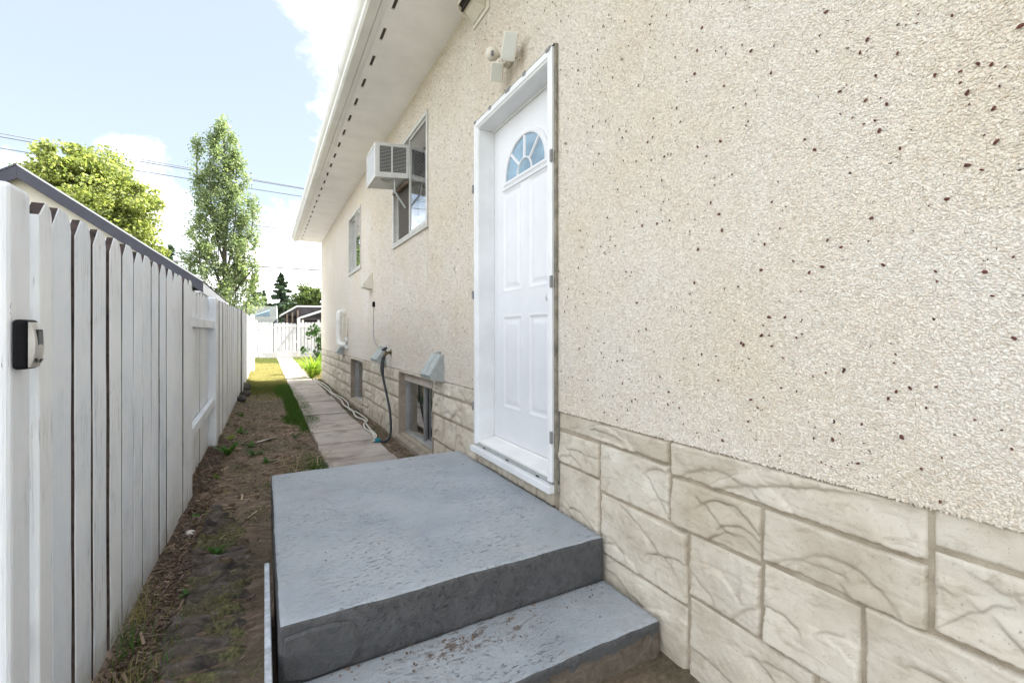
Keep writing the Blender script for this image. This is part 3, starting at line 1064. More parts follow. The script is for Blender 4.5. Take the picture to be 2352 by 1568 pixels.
# --- exhaust hood tucked under the soffit
ex = thing('exhaust_hood', 'cream boxy exhaust hood with dark mouth under the soffit', 'exhaust hood', (WX, 2.78, 2.12))
MB().box(WX - .014, WX + .002, 2.63, 2.875, 2.118, 2.343).part('flange', M['ivory'], ex, bevel=.003)
mb = MB()
X0, X1 = 1.155, WX - .0145
ya, yb = 2.672, 2.865
poly = [(X1, 2.142), (X1, 2.338), (X0 + .02, 2.338), (X0, 2.30), (X0, 2.20)]
th_ = .008
mb.prism([(p[0], ya, p[1]) for p in poly], (0, th_, 0))
mb.prism([(p[0], yb - th_, p[1]) for p in poly], (0, th_, 0))
mb.prism([(X1, ya + th_, 2.338), (X0 + .02, ya + th_, 2.338), (X0 + .02, ya + th_, 2.331), (X1, ya + th_, 2.331)], (0, yb - ya - 2 * th_, 0))
mb.prism([(X0, ya + th_, 2.30), (X0 + .02, ya + th_, 2.338), (X0 + .025, ya + th_, 2.331), (X0 + .006, ya + th_, 2.298), (X0 + .006, ya + th_, 2.235), (X0, ya + th_, 2.235)], (0, yb - ya - 2 * th_, 0))
mb.part('hood', M['ivory'], ex, bevel=.002, seg=1)
MB().quad((X1 - .01, ya + th_, 2.16), (X1 - .01, yb - th_, 2.16), (X0 + .012, yb - th_, 2.24), (X0 + .012, ya + th_, 2.24)).part('dark_mouth', M['dark'], ex, fix=False)
MB().prism([(X1 - .004, ya + th_ + .001, 2.146), (X1 - .080, ya + th_ + .001, 2.205), (X1 - .080, ya + th_ + .001, 2.211), (X1 - .004, ya + th_ + .001, 2.152)], (0, yb - ya - 2 * th_ - .002, 0)).part('bottom_plate', M['ivory'], ex)
for q in (2,):
    t = (q + .5) / 3
    xx, zz2 = X1 - .012 + (X0 + .024 - X1) * t, 2.158 + .075 * t
    MB().box(xx - .004, xx + .004, ya + th_ + .001, yb - th_ - .001, zz2 - .022, zz2 - .004).part('flap', M['dark'], ex)

# --- side door
dr = link('door_frame', MB().box(1.335, 1.338, 1.92, 1.925, -0.75, -0.74).mesh('door_frame', M['trim']), house)
COL.objects.unlink(dr)
bpy.data.objects.remove(dr)


def sweep_rect(pts, prof, closed=False):
    """mitred moulding following points in the wall plane (y, z); prof = (outward offset, x)"""
    n = len(pts)
    rings = []
    for i in range(n):
        p = Vector((pts[i][0], pts[i][1]))
        a = Vector(pts[i - 1]) if (i > 0 or closed) else None
        b = Vector(pts[(i + 1) % n]) if (i < n - 1 or closed) else None
        d1 = (p - a).normalized() if a is not None else None
        d2 = (b - p).normalized() if b is not None else None
        if d1 is None:
            d1 = d2
        if d2 is None:
            d2 = d1
        n1 = Vector((-d1.y, d1.x))
        n2 = Vector((-d2.y, d2.x))
        mm = (n1 + n2)
        mm = mm / max(.2, mm.dot(n1))
        rings.append([(x, p.x + mm.x * o, p.y + mm.y * o) for o, x in prof])
    k = len(prof)
    vs = [v for rg in rings for v in rg]
    fs = []
    for i in range(n if closed else n - 1):
        i2 = (i + 1) % n
        for j in range(k):
            fs.append((i * k + j, i * k + (j + 1) % k, i2 * k + (j + 1) % k, i2 * k + j))
    if not closed:
        fs += [tuple(range(k)), tuple(range((n - 1) * k, n * k))[::-1]]
    return MB().add(vs, fs)


cy0, cy1, czt, czb = 1.872, 2.830, 1.440, -0.745
# brick mould: wide flat with stepped inner bead
prof = [(0.0, WX + .02), (0.0, WX - .028), (-0.012, WX - .032), (-0.036, WX - .032), (-0.040, WX - .026), (-0.048, WX - .022), (-0.052, WX - .012), (-0.052, WX + .02)]
prof = [(o, x) for o, x in prof]
frame = sweep_rect([(cy1, czb), (cy1, czt), (cy0, czt), (cy0, czb)], [(-o, x) for o, x in prof]).part('door_frame', M['trim'], house)
# jambs and stop
jy0, jy1, jzt = cy0 + .053, cy1 - .053, czt - .053
mb = MB()
mb.box(WX - .010, WX + .16, jy0 - .03, jy0, czb, jzt + .03)
mb.box(WX - .010, WX + .16, jy1, jy1 + .03, czb, jzt + .03)
mb.box(WX - .010, WX + .16, jy0, jy1, jzt, jzt + .03)
mb.part('jamb', M['trim'], frame, bevel=.002)
mb = MB()
mb.box(WX + .085, WX + .099, jy1 - .010, jy1 - .0005, czb + .05, jzt - .0005)
mb.box(WX + .085, WX + .099, jy0 + .0005, jy0 + .010, czb + .05, jzt - .0005)
mb.box(WX + .085, WX + .099, jy0 + .010, jy1 - .010, jzt - .010, jzt - .0005)
mb.part('weather_strip', M['trim'], frame)
# dirty caulk line on the near side of the frame, dark flashing on top
mb = MB()
mb.box(WX - .018, WX + .0, cy0 - .017, cy0 - .001, -0.80, czt + .012)
mb.part('caulk_line', M['caulk'], frame, bevel=.003)
boxo('head_flashing', (WX - .022, WX, cy0 - .012, cy1 + .006, czt + .001, czt + .011), M['dark'], frame, .002)
# sill: aluminium threshold and white trim board below
mb = MB()
mb.prism([(WX + .14, jy0, -0.760), (WX + .14, jy0, -0.700), (WX + .095, jy0, -0.700), (WX + .085, jy0, -0.708), (WX + .012, jy0, -0.722), (WX - .012, jy0, -0.726), (WX - .014, jy0, -0.760)], (0, jy1 - jy0, 0))
mb.part('threshold', M['alu'], frame, bevel=.002, seg=1)
boxo('sill_track', (WX - .020, WX - .0145, cy0 + .05, cy1 - .05, -0.757, -0.738), M['galv'], frame, .001)
boxo('sill_board', (WX - .052, WX + .02, cy0 - .006, cy1 + .012, -0.800, -0.7615), M['trim'], frame, .004)
for yc in (2.68, 2.36, 2.02):
    boxo('sill_screw', (WX - .0235, WX - .0201, yc - .014, yc + .014, -0.7575, -0.751), M['dark'], frame, 0)
# grey packing clips left round the frame
for z in (0.99, 0.265, -0.495):
    boxo('clip', (WX - .040, WX - .028, cy1 - .004, cy1 + .008, z - .028, z + .028), M['clip'], frame, .002)
boxo('clip', (WX - .040, WX - .028, cy1 - .006, cy1 + .008, 0.43, 0.49), M['ivory'], frame, .002)
for z in (0.89, 0.26, -0.52):
    boxo('clip', (WX - .040, WX - .0285, cy0 - .010, cy0 + .006, z - .030, z + .030), M['clip'], frame, .002)
for yc, ln in ((2.80, .02), (2.57, .022), (2.33, .045), (2.14, .025), (1.90, .03)):
    MB().prism([(WX - .037, yc - ln * .8, czt + .006), (WX - .037, yc + ln * .8, czt + .006), (WX - .037, yc + ln * .6, czt - .015), (WX - .037, yc - ln * .4, czt - .017)], (.0045, 0, 0)).part('clip', M['clip'], frame, bevel=.002, seg=1)

# the slab: a pressed steel skin modelled as one height field
DX = WX + 0.100
sy0, sy1, sz0, sz1 = jy0 + .003, jy1 - .003, -0.698, jzt - .004
res = 0.0055
ys_ = np.linspace(sy0, sy1, int((sy1 - sy0) / res))
zs_ = np.linspace(sz0, sz1, int((sz1 - sz0) / res))
A, B = np.meshgrid(ys_, zs_, indexing='ij')
mid = (sy0 + sy1) / 2


def panel_h(A, B, y0, y1, z0, z1):
    e = np.minimum(np.minimum(A - y0, y1 - A), np.minimum(B - z0, z1 - B))
    groove = -0.0060 * sstep(e, -0.004, 0.010) * (1 - sstep(e, 0.018, 0.048))
    rise = 0.0022 * np.exp(-((e + .006) / .008) ** 2)
    return groove + rise * (e < .012)


h = np.zeros_like(A)
for (a, b) in ((mid + .055, mid + .275), (mid - .275, mid - .055)):
    h += panel_h(A, B, a, b, 0.285, 0.925)
    h += panel_h(A, B, a, b, -0.475, 0.105)
door_me = np_mesh('door', np.stack([DX - h, A, B], -1).reshape(-1, 3), grid_faces(len(ys_), len(zs_))[:, ::-1], M['door'], smooth=True)
door = link('door', door_me, house)
bk = MB()
bk.quad((DX + .04, sy0, sz0), (DX + .04, sy1, sz0), (DX + .04, sy1, sz1), (DX + .04, sy0, sz1))
bk.part('inner_face', M['door'], door, fix=False)
# fanlight: raised rim, five panes, sunburst bars
FC = (mid, 0.985)
RA, RB = 0.262, 0.247


def arc(ra, rb, a0, a1, n, c=FC):
    return [(c[0] + ra * math.cos(a0 + (a1 - a0) * i / n), c[1] + rb * math.sin(a0 + (a1 - a0) * i / n)) for i in range(n + 1)]


rimp = [(0.0, DX + .002), (0.002, DX - .012), (0.008, DX - .016), (0.020, DX - .017), (0.026, DX - .012), (0.030, DX - .012), (0.036, DX - .008), (0.038, DX + .002)]
ring = arc(RA - .030, RB - .030, 0, math.pi, 36)
pts = [ring[-1], *[(ring[-1][0] + (ring[0][0] - ring[-1][0]) * q / 6, FC[1]) for q in range(1, 6)]] + ring[:-1]
sweep_rect(pts, [(-p[0], p[1]) for p in rimp], closed=True).part('fanlight_rim', M['door'], door, smooth=False)
ri, ro = 0.082, 0.236
spokes = [math.pi * t for t in (0.25, 0.5, 0.75)]
edges = [0, *spokes, math.pi]
for a0, a1 in zip(edges[:-1], edges[1:]):
    outer = arc(ro, ro - .015, a0, a1, 10)
    inner = arc(ri, ri, a1, a0, 6)
    MB().prism([(DX - .0035, p[0], p[1]) for p in outer + inner], (.003, 0, 0)).part('pane', M['frost'], door)
MB().prism([(DX - .0035, p[0], p[1]) for p in arc(ri - .001, ri - .001, 0, math.pi, 12)], (.003, 0, 0)).part('pane', M['frost'], door)
mb = MB()
for a in spokes:
    p0 = (FC[0] + ri * math.cos(a), FC[1] + ri * math.sin(a))
    p1 = (FC[0] + (ro) * math.cos(a), FC[1] + (ro - .015) * math.sin(a))
    d = Vector((p1[0] - p0[0], p1[1] - p0[1])).normalized()
    nn = Vector((-d.y, d.x)) * .011
    mb.prism([(DX - .002, p0[0] + nn.x, p0[1] + nn.y), (DX - .012, p0[0] + nn.x * .5, p0[1] + nn.y * .5), (DX - .012, p0[0] - nn.x * .5, p0[1] - nn.y * .5), (DX - .002, p0[0] - nn.x, p0[1] - nn.y)], (0, p1[0] - p0[0], p1[1] - p0[1]))
mb.part('glazing_bars', M['door'], door)
sweep_rect(arc(ri + .008, ri + .008, 0, math.pi, 20), [(0, DX - .002), (.004, DX - .0115), (.010, DX - .0115), (.014, DX - .002)]).part('fanlight_hub', M['door'], door)
# cap moulding below the fanlight
MB().prism([(DX + .001, mid - .285, .955), (DX - .011, mid - .285, .950), (DX - .011, mid - .285, .938), (DX + .001, mid - .285, .930)], (0, .57, 0)).part('cap_moulding', M['door'], door, bevel=.002)
mb = MB()
ky, kz = sy0 + .078, 0.195
for rr, xa, xb in ((.030, DX - .004, DX), (.014, DX - .035, DX - .004)):
    mb.tube([(xa, ky, kz), (xb, ky, kz)], rr, 16)
mb.ball((DX - .052, ky, kz), (.022, .027, .027), 16, 10)
mb.part('knob', M['silver'], door, smooth=True, fix=False)


# --- windows
def slider(name, b, depth, parent, frame_mat, glass, fw=.035, split=.5, near_front=True, label=None):
    """horizontal sliding window: outer frame, two sashes on their own tracks, two panes"""
    y0, y1, z0, z1 = b
    x = WX + depth
    fo = sweep_rect([(y0, z0), (y0, z1), (y1, z1), (y1, z0)], [(0, x + .07), (0, x - .006), (-.010, x - .010), (-fw, x - .004), (-fw, x + .07)], closed=True)
    for i, v_ in enumerate(fo.v):
        pass
    fr_ = fo.part(name, frame_mat, parent)
    if label:
        fr_['label'] = label
    ym = y0 + (y1 - y0) * split
    sets = [((y0 + fw, ym + .015), x + (.012 if near_front else .038)), ((ym - .015, y1 - fw), x + (.038 if near_front else .012))]
    for (a, b2), xs_ in sets:
        sa = sweep_rect([(a, z0 + fw), (a, z1 - fw), (b2, z1 - fw), (b2, z0 + fw)], [(0, xs_), (0, xs_ + .02), (-fw * .76, xs_ + .02), (-fw * .76, xs_)], closed=True).part('sash', frame_mat, fr_)
        MB().quad((xs_ + .010, b2 - .02, z0 + fw + .02), (xs_ + .010, a + .02, z0 + fw + .02), (xs_ + .010, a + .02, z1 - fw - .02), (xs_ + .010, b2 - .02, z1 - fw - .02)).part('pane', glass, fr_, fix=False)
    return fr_, x, ym


def room(b, x, parent, depth=1.2, mat=None):
    """the dim room behind a window"""
    y0, y1, z0, z1 = b
    xa, xb = x + .075, x + .075 + depth
    Y0, Y1, Z0, Z1 = y0 - .3, y1 + .3, z0 - .3, z1 + .1
    mb = MB()
    mb.quad((xb, Y0, Z0), (xb, Y1, Z0), (xb, Y1, Z1), (xb, Y0, Z1))
    mb.quad((xa, Y0, Z0), (xb, Y0, Z0), (xb, Y0, Z1), (xa, Y0, Z1))
    mb.quad((xa, Y1, Z0), (xa, Y1, Z1), (xb, Y1, Z1), (xb, Y1, Z0))
    mb.quad((xa, Y0, Z1), (xb, Y0, Z1), (xb, Y1, Z1), (xa, Y1, Z1))
    mb.quad((xa, Y0, Z0), (xa, Y1, Z0), (xb, Y1, Z0), (xb, Y0, Z0))
    mb.quad((xa, Y0, Z0), (xa, y0, Z0), (xa, y0, Z1), (xa, Y0, Z1))
    mb.quad((xa, y1, Z0), (xa, Y1, Z0), (xa, Y1, Z1), (xa, y1, Z1))
    mb.part('room', mat or M['interior'], parent, fix=False)


def curtain(parent, x, y0, y1, z0, z1, mat, folds=9):
    n = 60
    co, fs = [], []
    for i in range(n + 1):
        t = i / n
        xx = x + .018 * math.sin(t * folds * 6.283) + .008 * math.sin(t * 31)
        co += [(xx, y0 + (y1 - y0) * t, z0), (xx + .01 * math.sin(t * 20), y0 + (y1 - y0) * t, z1)]
    for i in range(n):
        fs.append((2 * i, 2 * i + 1, 2 * i + 3, 2 * i + 2))
    MB().add(co, fs).part('curtain', mat, parent, smooth=True, fix=False)


w1, x1, ym1 = slider('window', UP1, -0.012, house, M['frame'], M['glass'], .034, .50, True, 'kitchen height sliding window holding the air conditioner')
room(UP1, x1, w1)
MB().quad((x1 + .028, 4.95, 1.01), (x1 + .028, 4.52, 1.01), (x1 + .028, 4.52, 1.60), (x1 + .028, 4.95, 1.60)).part('insect_screen', M['screen'], w1, fix=False)
boxo('inner_ledge', (x1 + .10, x1 + .30, 3.95, 4.45, 1.0, 1.35), M['trim'], w1)
MB().tube([(x1 + .06, 3.98, 1.52), (x1 + .09, 4.5, 1.56)], .018, 6).part('wood_prop', M['tan'], w1)
MB().prism([(x1 - .02, 4.50, 1.52), (x1 - .02, 5.05, 1.545), (x1 - .02, 5.05, 1.575), (x1 - .02, 4.50, 1.55)], (.03, 0, 0)).part('support_board', M['tan'], w1)
boxo('sill', (WX - .024, WX + .004, UP1[0] - .008, UP1[1] + .01, UP1[2] - .022, UP1[2] - .002), M['frame'], w1, .003)
w2, x2, ym2 = slider('window', UP2, -0.006, house, M['frame'], M['glass'], .034, .5, True, 'far upper sliding window with beige curtain')
room(UP2, x2, w2)
curtain(w2, x2 + .10, 7.62, 8.15, 1.0, 1.96, M['curtain'], 6)
boxo('sill', (WX - .024, WX + .004, UP2[0] - .008, UP2[1] + .01, UP2[2] - .022, UP2[2] - .002), M['frame'], w2, .003)
for bb, cm, lb in ((BA1, M['curtain2'], 'near basement window in a concrete recess'), (BA2, M['curtain2'], 'far basement window with grey curtains')):
    w3, x3, ym3 = slider('basement_window', bb, 0.085, house, M['bframe'], M['glassb'], .022, .48, False, lb)
    room(bb, x3, w3, .9, M['broom'])
    if bb is BA2:
        curtain(w3, x3 + .13, ym3 - .05, bb[1] - .05, bb[2], bb[3], cm, 5)
    # rendered reveal and sloping sill
    mb = MB()
    mb.prism([(WX - .03, bb[0] - .03, GZ - .1), (WX + .10, bb[0] - .03, GZ - .1), (WX + .10, bb[0] - .03, bb[2] + .02), (WX - .03, bb[0] - .03, bb[2] - .035)], (0, bb[1] - bb[0] + .06, 0))
    mb.part('sill', M['conc'], w3, bevel=.006)
    for yr in (bb[0], bb[1]):
        boxo('reveal', (WX + .004, WX + .16, yr - .012, yr + .012, bb[2], bb[3]), M['conc'], w3, .004)
    if bb is BA1:
        boxo('head_board', (WX + .06, WX + .10, bb[0] + .02, bb[1] - .02, bb[3] - .085, bb[3] - .004), M['paver'], w3, .004)

# ------------------------------------------------------------------ concrete steps
steps = thing('concrete_steps', 'grey painted concrete landing and step below the side door', 'steps', (0.65, 2.2, GZ))


def slab(name, x0, x1, y0, y1, z0, z1, res=.02, seed=1, amp=1.0):
    """worn cast block: displaced grid box with rounded irregular edges"""
    bm = bmesh.new()
    nx, ny, nz = int((x1 - x0) / res), int((y1 - y0) / res), max(2, int((z1 - z0) / res))
    cache = {}

    def vert(i, j, k_):
        key = (i, j, k_)
        if key not in cache:
            cache[key] = bm.verts.new((x0 + (x1 - x0) * i / nx, y0 + (y1 - y0) * j / ny, z0 + (z1 - z0) * k_ / nz))
        return cache[key]

    def face(a, b, c, d):
        f = bm.faces.new((a, b, c, d))
        f.smooth = True
    for i in range(nx):
        for j in range(ny):
            face(vert(i, j, nz), vert(i + 1, j, nz), vert(i + 1, j + 1, nz), vert(i, j + 1, nz))
    for i in range(nx):
        for k_ in range(nz):
            face(vert(i, 0, k_), vert(i + 1, 0, k_), vert(i + 1, 0, k_ + 1), vert(i, 0, k_ + 1))
            face(vert(i + 1, ny, k_), vert(i, ny, k_), vert(i, ny, k_ + 1), vert(i + 1, ny, k_ + 1))
    for j in range(ny):
        for k_ in range(nz):
            face(vert(0, j + 1, k_), vert(0, j, k_), vert(0, j, k_ + 1), vert(0, j + 1, k_ + 1))
            face(vert(nx, j, k_), vert(nx, j + 1, k_), vert(nx, j + 1, k_ + 1), vert(nx, j, k_ + 1))
    a, b, c = Wob(seed, 2.0, 7, 3), Wob(seed + 1, 9.0, 9, 3), Wob(seed + 2, 26.0, 9, 3)
    R = 0.014
    for v in bm.verts:
        p = v.co.copy()
        n = .0025 * a(p.x, p.y, p.z) + .0018 * b(p.x, p.y, p.z) + .0008 * c(p.x, p.y, p.z)
        # round top edges
        q = Vector((min(max(p.x, x0 + R), x1 - R), min(max(p.y, y0 + R), y1 - R), min(p.z, z1 - R)))
        d = p - q
        chipd = max(0.0, b(p.x * 1.7, p.y * 1.7, p.z) - .45) * .02
        if d.length > R:
            p = q + d.normalized() * (R)
            p -= d.normalized() * chipd
        p += Vector((n if p.x < x0 + .02 else 0, n * 1.4 if p.y < y0 + .03 else 0, n if p.z > z1 - .02 else 0)) * amp
        v.co = p
    me = bpy.data.meshes.new(name)
    oc = Vector(((x0 + x1) / 2, (y0 + y1) / 2, z0))
    for v in bm.verts:
        v.co -= oc
    bm.to_mesh(me)
    bm.free()
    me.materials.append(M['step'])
    return link(name, me, steps, oc)


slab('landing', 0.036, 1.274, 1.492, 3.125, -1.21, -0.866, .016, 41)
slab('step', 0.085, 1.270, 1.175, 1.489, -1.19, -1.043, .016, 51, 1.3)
# patch of rougher mortar on the riser
mb = MB()
pr = np.random.default_rng(9)
ctr = [(0.045, -1.03), (0.05, -.90), (.12, -.893), (.20, -.897), (.245, -.91), (.262, -.94), (.275, -.985), (.27, -1.02), (.235, -1.045), (.12, -1.05)]
vs_ = [(p[0], 1.4895 - .001, p[1]) for p in ctr] + [(.045 + (p[0] - .045) * .9 + .006, 1.4865 - .004, -.97 + (p[1] + .97) * .88) for p in ctr]
n = len(ctr)
mb.add(vs_, [(i, (i + 1) % n, n + (i + 1) % n, n + i) for i in range(n)] + [tuple(range(n, 2 * n))])
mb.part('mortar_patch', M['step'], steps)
# pale metal strip standing along the left of the landing
tag(MB().box(0.000, 0.020, 0.95, 2.12, -1.20, -0.948).part('edging_strip', M['steel'], None, bevel=.003),
    'pale metal edging strip standing in the soil left of the landing', 'edging strip')

# ------------------------------------------------------------------ white picket fence along the left
fence = thing('picket_fence', 'white painted board fence running along the left side of the lane', 'fence', (-0.45, 1.6, GZ))


def picket_mesh(w, h, t, seed, cut=0.035, rnd=False):
    r = random.Random(seed)
    c = cut * r.uniform(.85, 1.15)
    c2 = cut * r.uniform(.85, 1.15)
    dz = c * r.uniform(1.0, 1.35)
    if rnd:
        top = [(w / 2 + (w / 2) * math.cos(a), h - w * .35 + w * .35 * math.sin(a)) for a in [i * math.pi / 8 for i in range(9)]]
    else:
            top = [(w, h - dz * .9), (w - c2 * .22, h - dz * .42), (w - c2 * .60, h - dz * .10), (w - c2, h), (c, h), (0, h - dz * 1.05)]
    nb = 7
    left = [(r.uniform(-.0025, .0025), h * (1 - (i + 1) / (nb + 1)) * .95) for i in range(nb)]
    right = [(w + r.uniform(-.0025, .0025), h * ((i + 1) / (nb + 1)) * .95) for i in range(nb)]
    poly = [(0, 0), (w, 0)] + right + top + left
    n = len(poly)
    vs = [(0, p[0], p[1]) for p in poly] + [(-t, p[0], p[1]) for p in poly]
    mb = MB()
    mb.add(vs, [tuple(range(n)), tuple(range(2 * n - 1, n - 1, -1))], 0)
    o = len(mb.v)
    sides = []
    for i in range(n):
        j = (i + 1) % n
        sides.append((i, n + i, n + j, j))
    mb.f += sides
    mb.m += [1] * len(sides)
    me = mb.mesh('picket', [M['fence'], M['rawwood']])
    bm = bmesh.new()
    bm.from_mesh(me)
    ed = [e for e in bm.edges if len(e.link_faces) == 2 and {f.material_index for f in e.link_faces} == {0, 1}]
    bmesh.ops.bevel(bm, geom=ed, offset=.0022, segments=1, affect='EDGES', material=0)
    bmesh.ops.recalc_face_normals(bm, faces=bm.faces)
    bm.to_mesh(me)
    bm.free()
    return me


def run(x0, y0, x1, y1, pitch, gap, zb, zt, t=.020, seed=0, parent=fence, gaps=None, jit=.006, rnd=False, cut=.035):
    """pickets from (x0,y0) to (x1,y1); front face on the line, facing the lane"""
    d = Vector((x1 - x0, y1 - y0))
    L = d.length
    d.normalize()
    ang = math.atan2(d.y, d.x) - math.pi / 2
    n = int(round(L / pitch))
    cache = {}
    rr = random.Random(seed)
    for i in range(n):
        s = L * i / n
        kx = rr.randrange(5)
        q = i / max(1, n - 1)
        zb_, zt_ = (zb[0] + (zb[1] - zb[0]) * q, zt[0] + (zt[1] - zt[0]) * q) if isinstance(zb, tuple) else (zb, zt)
        key = (kx, round(zt_ - zb_, 2))
        g = gap if gaps is None else gaps[i % len(gaps)]
        key = key + (g,)
        if key not in cache:
            cache[key] = picket_mesh(L / n - g, zt_ - zb_, t, seed * 100 + kx, cut, rnd)
        o = link('picket', cache[key], parent, (x0 + d.x * s + rr.uniform(-.004, .003), y0 + d.y * s, zb_ + rr.uniform(-jit, jit)))
        o.rotation_euler = (rr.uniform(-.003, .003), rr.uniform(-.002, .002), ang + rr.uniform(-.006, .006))


def rail(a, b, h, t, name='rail', parent=fence):
    """2x4 between two points, a and b at the front lower edge"""
    a, b = Vector(a), Vector(b)
    mb = MB()
    pr_ = [(0, 0), (0, h), (-t, h), (-t, 0)]
    mb.prism([(a.x + p[0], a.y, a.z + p[1]) for p in pr_], b - a)
    return mb.part(name, M['fence'], parent, bevel=.004)


def post(x0, x1, y0, y1, zb, zt, dome=.012):
    return MB().box(x0, x1, y0, y1, zb, zt).part('post', M['fence'], fence, bevel=dome, seg=3)


# near end post, slim first board
mb = MB()
mb.box(-0.64, -0.512, 1.462, 1.572, GZ - .1, 0.352)
mb.part('post', M['fence'], fence, bevel=.014, seg=3)
fm = picket_mesh(0.070, 1.485, .030, 77, .03)
for q_ in fm.polygons:
    if abs(q_.normal.z) < .3:
        q_.material_index = 0
first = link('picket', fm, fence, (-0.508, 1.606, GZ + .03))
first.rotation_euler = (0, 0, -.03)
run(-0.506, 1.682, -0.430, 3.745, 0.1475, .008, (GZ + .01, GZ + .06), (.350, .355), .024, 1, gaps=(.026, .022, .028, .022, .010, .022, .012, .018, .016, .009, .008, .015, .009, .007), cut=.040)
rail((-0.532, 1.60, -0.02), (-0.458, 3.74, .05), .085, .038)
rail((-0.532, 1.60, -0.82), (-0.458, 3.74, -.76), .085, .038)
# second bay: boards on the far side, rails toward us
run(-0.492, 3.755, -0.470, 5.17, 0.141, .003, (GZ, GZ + .05), (.335, .345), .020, 2)
rail((-0.448, 3.752, .048), (-0.420, 5.165, .050), .070, .040)
rail((-0.448, 3.752, -.755), (-0.420, 5.165, -.70), .075, .040)
post(-0.505, -0.405, 5.17, 5.30, GZ - .05, .350)
# third bay
run(-0.412, 5.31, -0.385, 9.72, 0.142, .005, (GZ + .07, GZ + .09), (.338, .44), .020, 3, gaps=(.004, .012, .006, .003, .010, .005, .014))
rail((-0.436, 5.3, .05), (-0.408, 9.7, .14), .085, .038)
rail((-0.436, 5.3, -.75), (-0.408, 9.7, -.72), .085, .038)
# fourth bay, out into the sun
run(-0.360, 9.74, -0.345, 22.40, 0.142, .003, (GZ + .07, GZ + .15), (.445, .48), .020, 4)
rail((-0.384, 9.7, .15), (-0.369, 22.4, .19), .085, .038)
post(-0.50, -0.388, 9.72, 9.80, GZ - .05, .46)
MB().box(-0.36, -0.25, 15.2, 15.32, GZ, 0.56).part('post', M['fence'], fence, bevel=.01)
# square post at the far corner
MB().box(-0.40, -0.27, 22.42, 22.55, GZ, 0.58).part('post', M['fence'], fence, bevel=.01)

# key safe on the near post
kb = thing('key_lock_box', 'black key lock box with silver front on the near fence post', 'lock box', (-0.50, 1.50, -0.088))
bx = MB().box(-0.5115, -0.484, 1.464, 1.528, -0.084, 0.033).part('body', M['black'], kb, bevel=.008, seg=3)
mb = MB()
nseg = 12
vs_ = []
for i in range(nseg + 1):
    t = i / nseg
    z = -0.080 + .107 * t
    bul = .009 * math.sin(math.pi * t) ** .7 + .002
    vs_ += [(-0.484, 1.467, z), (-0.484 + bul, 1.471, z), (-0.484 + bul + .002, 1.4955, z), (-0.484 + bul, 1.520, z), (-0.484, 1.525, z)]
fs_ = []
for i in range(nseg):
    for j in range(4):
        fs_.append((i * 5 + j, i * 5 + j + 1, i * 5 + 6 + j, i * 5 + 5 + j))
fs_ += [(4, 3, 2, 1, 0), tuple(nseg * 5 + j for j in range(5))]
cov_ = mb.add(vs_, fs_).part('cover', M['silver'], kb, smooth=False)
MB().box(-0.4755, -0.4705, 1.484, 1.508, -0.026, 0.006).part('slider', M['galvd'], cov_, bevel=.002)
MB().box(-0.4775, -0.4718, 1.481, 1.511, -0.030, 0.010).part('slider_recess', M['ink'], cov_, bevel=.002)
tcu = bpy.data.curves.new('lettering', 'FONT')
tcu.body = 'Master'
tcu.size = .017
tcu.shear = .2
tcu.extrude = .0004
tcu.align_x = 'CENTER'
tmp = bpy.data.objects.new('tmp', tcu)
COL.objects.link(tmp)
bpy.context.view_layer.update()
tme = bpy.data.meshes.new_from_object(tmp.evaluated_get(bpy.context.evaluated_depsgraph_get()))
bpy.data.objects.remove(tmp)
tme.materials.clear()
tme.materials.append(M['ink'])
lt = link('lettering', tme, kb, (-0.4765, 1.4955, -0.069))
lt.rotation_euler = Matrix(((0, -.30, 1), (1, 0, 0), (0, 1, .0))).to_euler() if False else (math.radians(90 + 14), 0, math.radians(90))

# ------------------------------------------------------------------ back fence and gate
bf = thing('back_fence', 'white scalloped picket fence closing the far end of the yard', 'fence', (1.5, 22.5, GZ))


def back_rail(x0, x1, z, h=.09, yy=22.46, parent=bf):
    return MB().box(x0, x1, yy, yy + .038, z, z + h).part('rail', M['dimfence'], parent, bevel=.004)


# pickets turned to face the camera: front face (+x local) ends up toward -y
def face_run(x0, x1, zb, zt, parent, pitch=.145, rnd=True, yy=22.5, seed=9, gap=.017, wave=0.0):
    n = int(round((x1 - x0) / pitch))
    rr = random.Random(seed)
    me = picket_mesh((x1 - x0) / n - gap, zt - zb, .02, seed, .04, rnd)
    me.materials[0] = M['dimfence']
    for i in range(n):
        zw = -wave * abs((i + .5) / n - .5) * 2
        o = link('picket', me, parent, (x0 + (x1 - x0) * i / n, yy, zb + zw + rr.uniform(-.008, .008)))
        o.rotation_euler = (0, 0, math.radians(-90))


face_run(-0.25, 0.36, GZ + .1, .52, bf, wave=.05, gap=.012)
face_run(1.32, 4.2, GZ + .1, .52, bf, seed=10)
back_rail(-0.25, 0.36, .22, .09)
back_rail(-0.25, 0.36, -.88, .08)
back_rail(1.40, 4.2, .28)
back_rail(1.40, 4.2, -.92)
MB().box(1.30, 1.42, 22.40, 22.52, GZ, .70).part('post', M['dimfence'], bf, bevel=.012)
gate = thing('gate', 'white picket gate with diagonal brace in the far fence', 'gate', (0.82, 22.5, GZ))
face_run(0.38, 1.285, GZ + .13, .50, gate, pitch=.15, seed=12, wave=.04)
for z in (.30, -.85):
    MB().box(0.38, 1.285, 22.455, 22.4785, z, z + .09).part('rail', M['dimfence'], gate, bevel=.003)
MB().prism([(0.46, 22.45, -.755), (0.54, 22.45, -.755), (1.24, 22.45, .295), (1.16, 22.45, .295)], (0, .03, 0)).part('brace', M['braced'], gate, bevel=.003)
MB().tube([(1.295, 22.39, -.42), (1.295, 22.39, -.32)], .02, 6).part('latch', M['pvc'], gate)

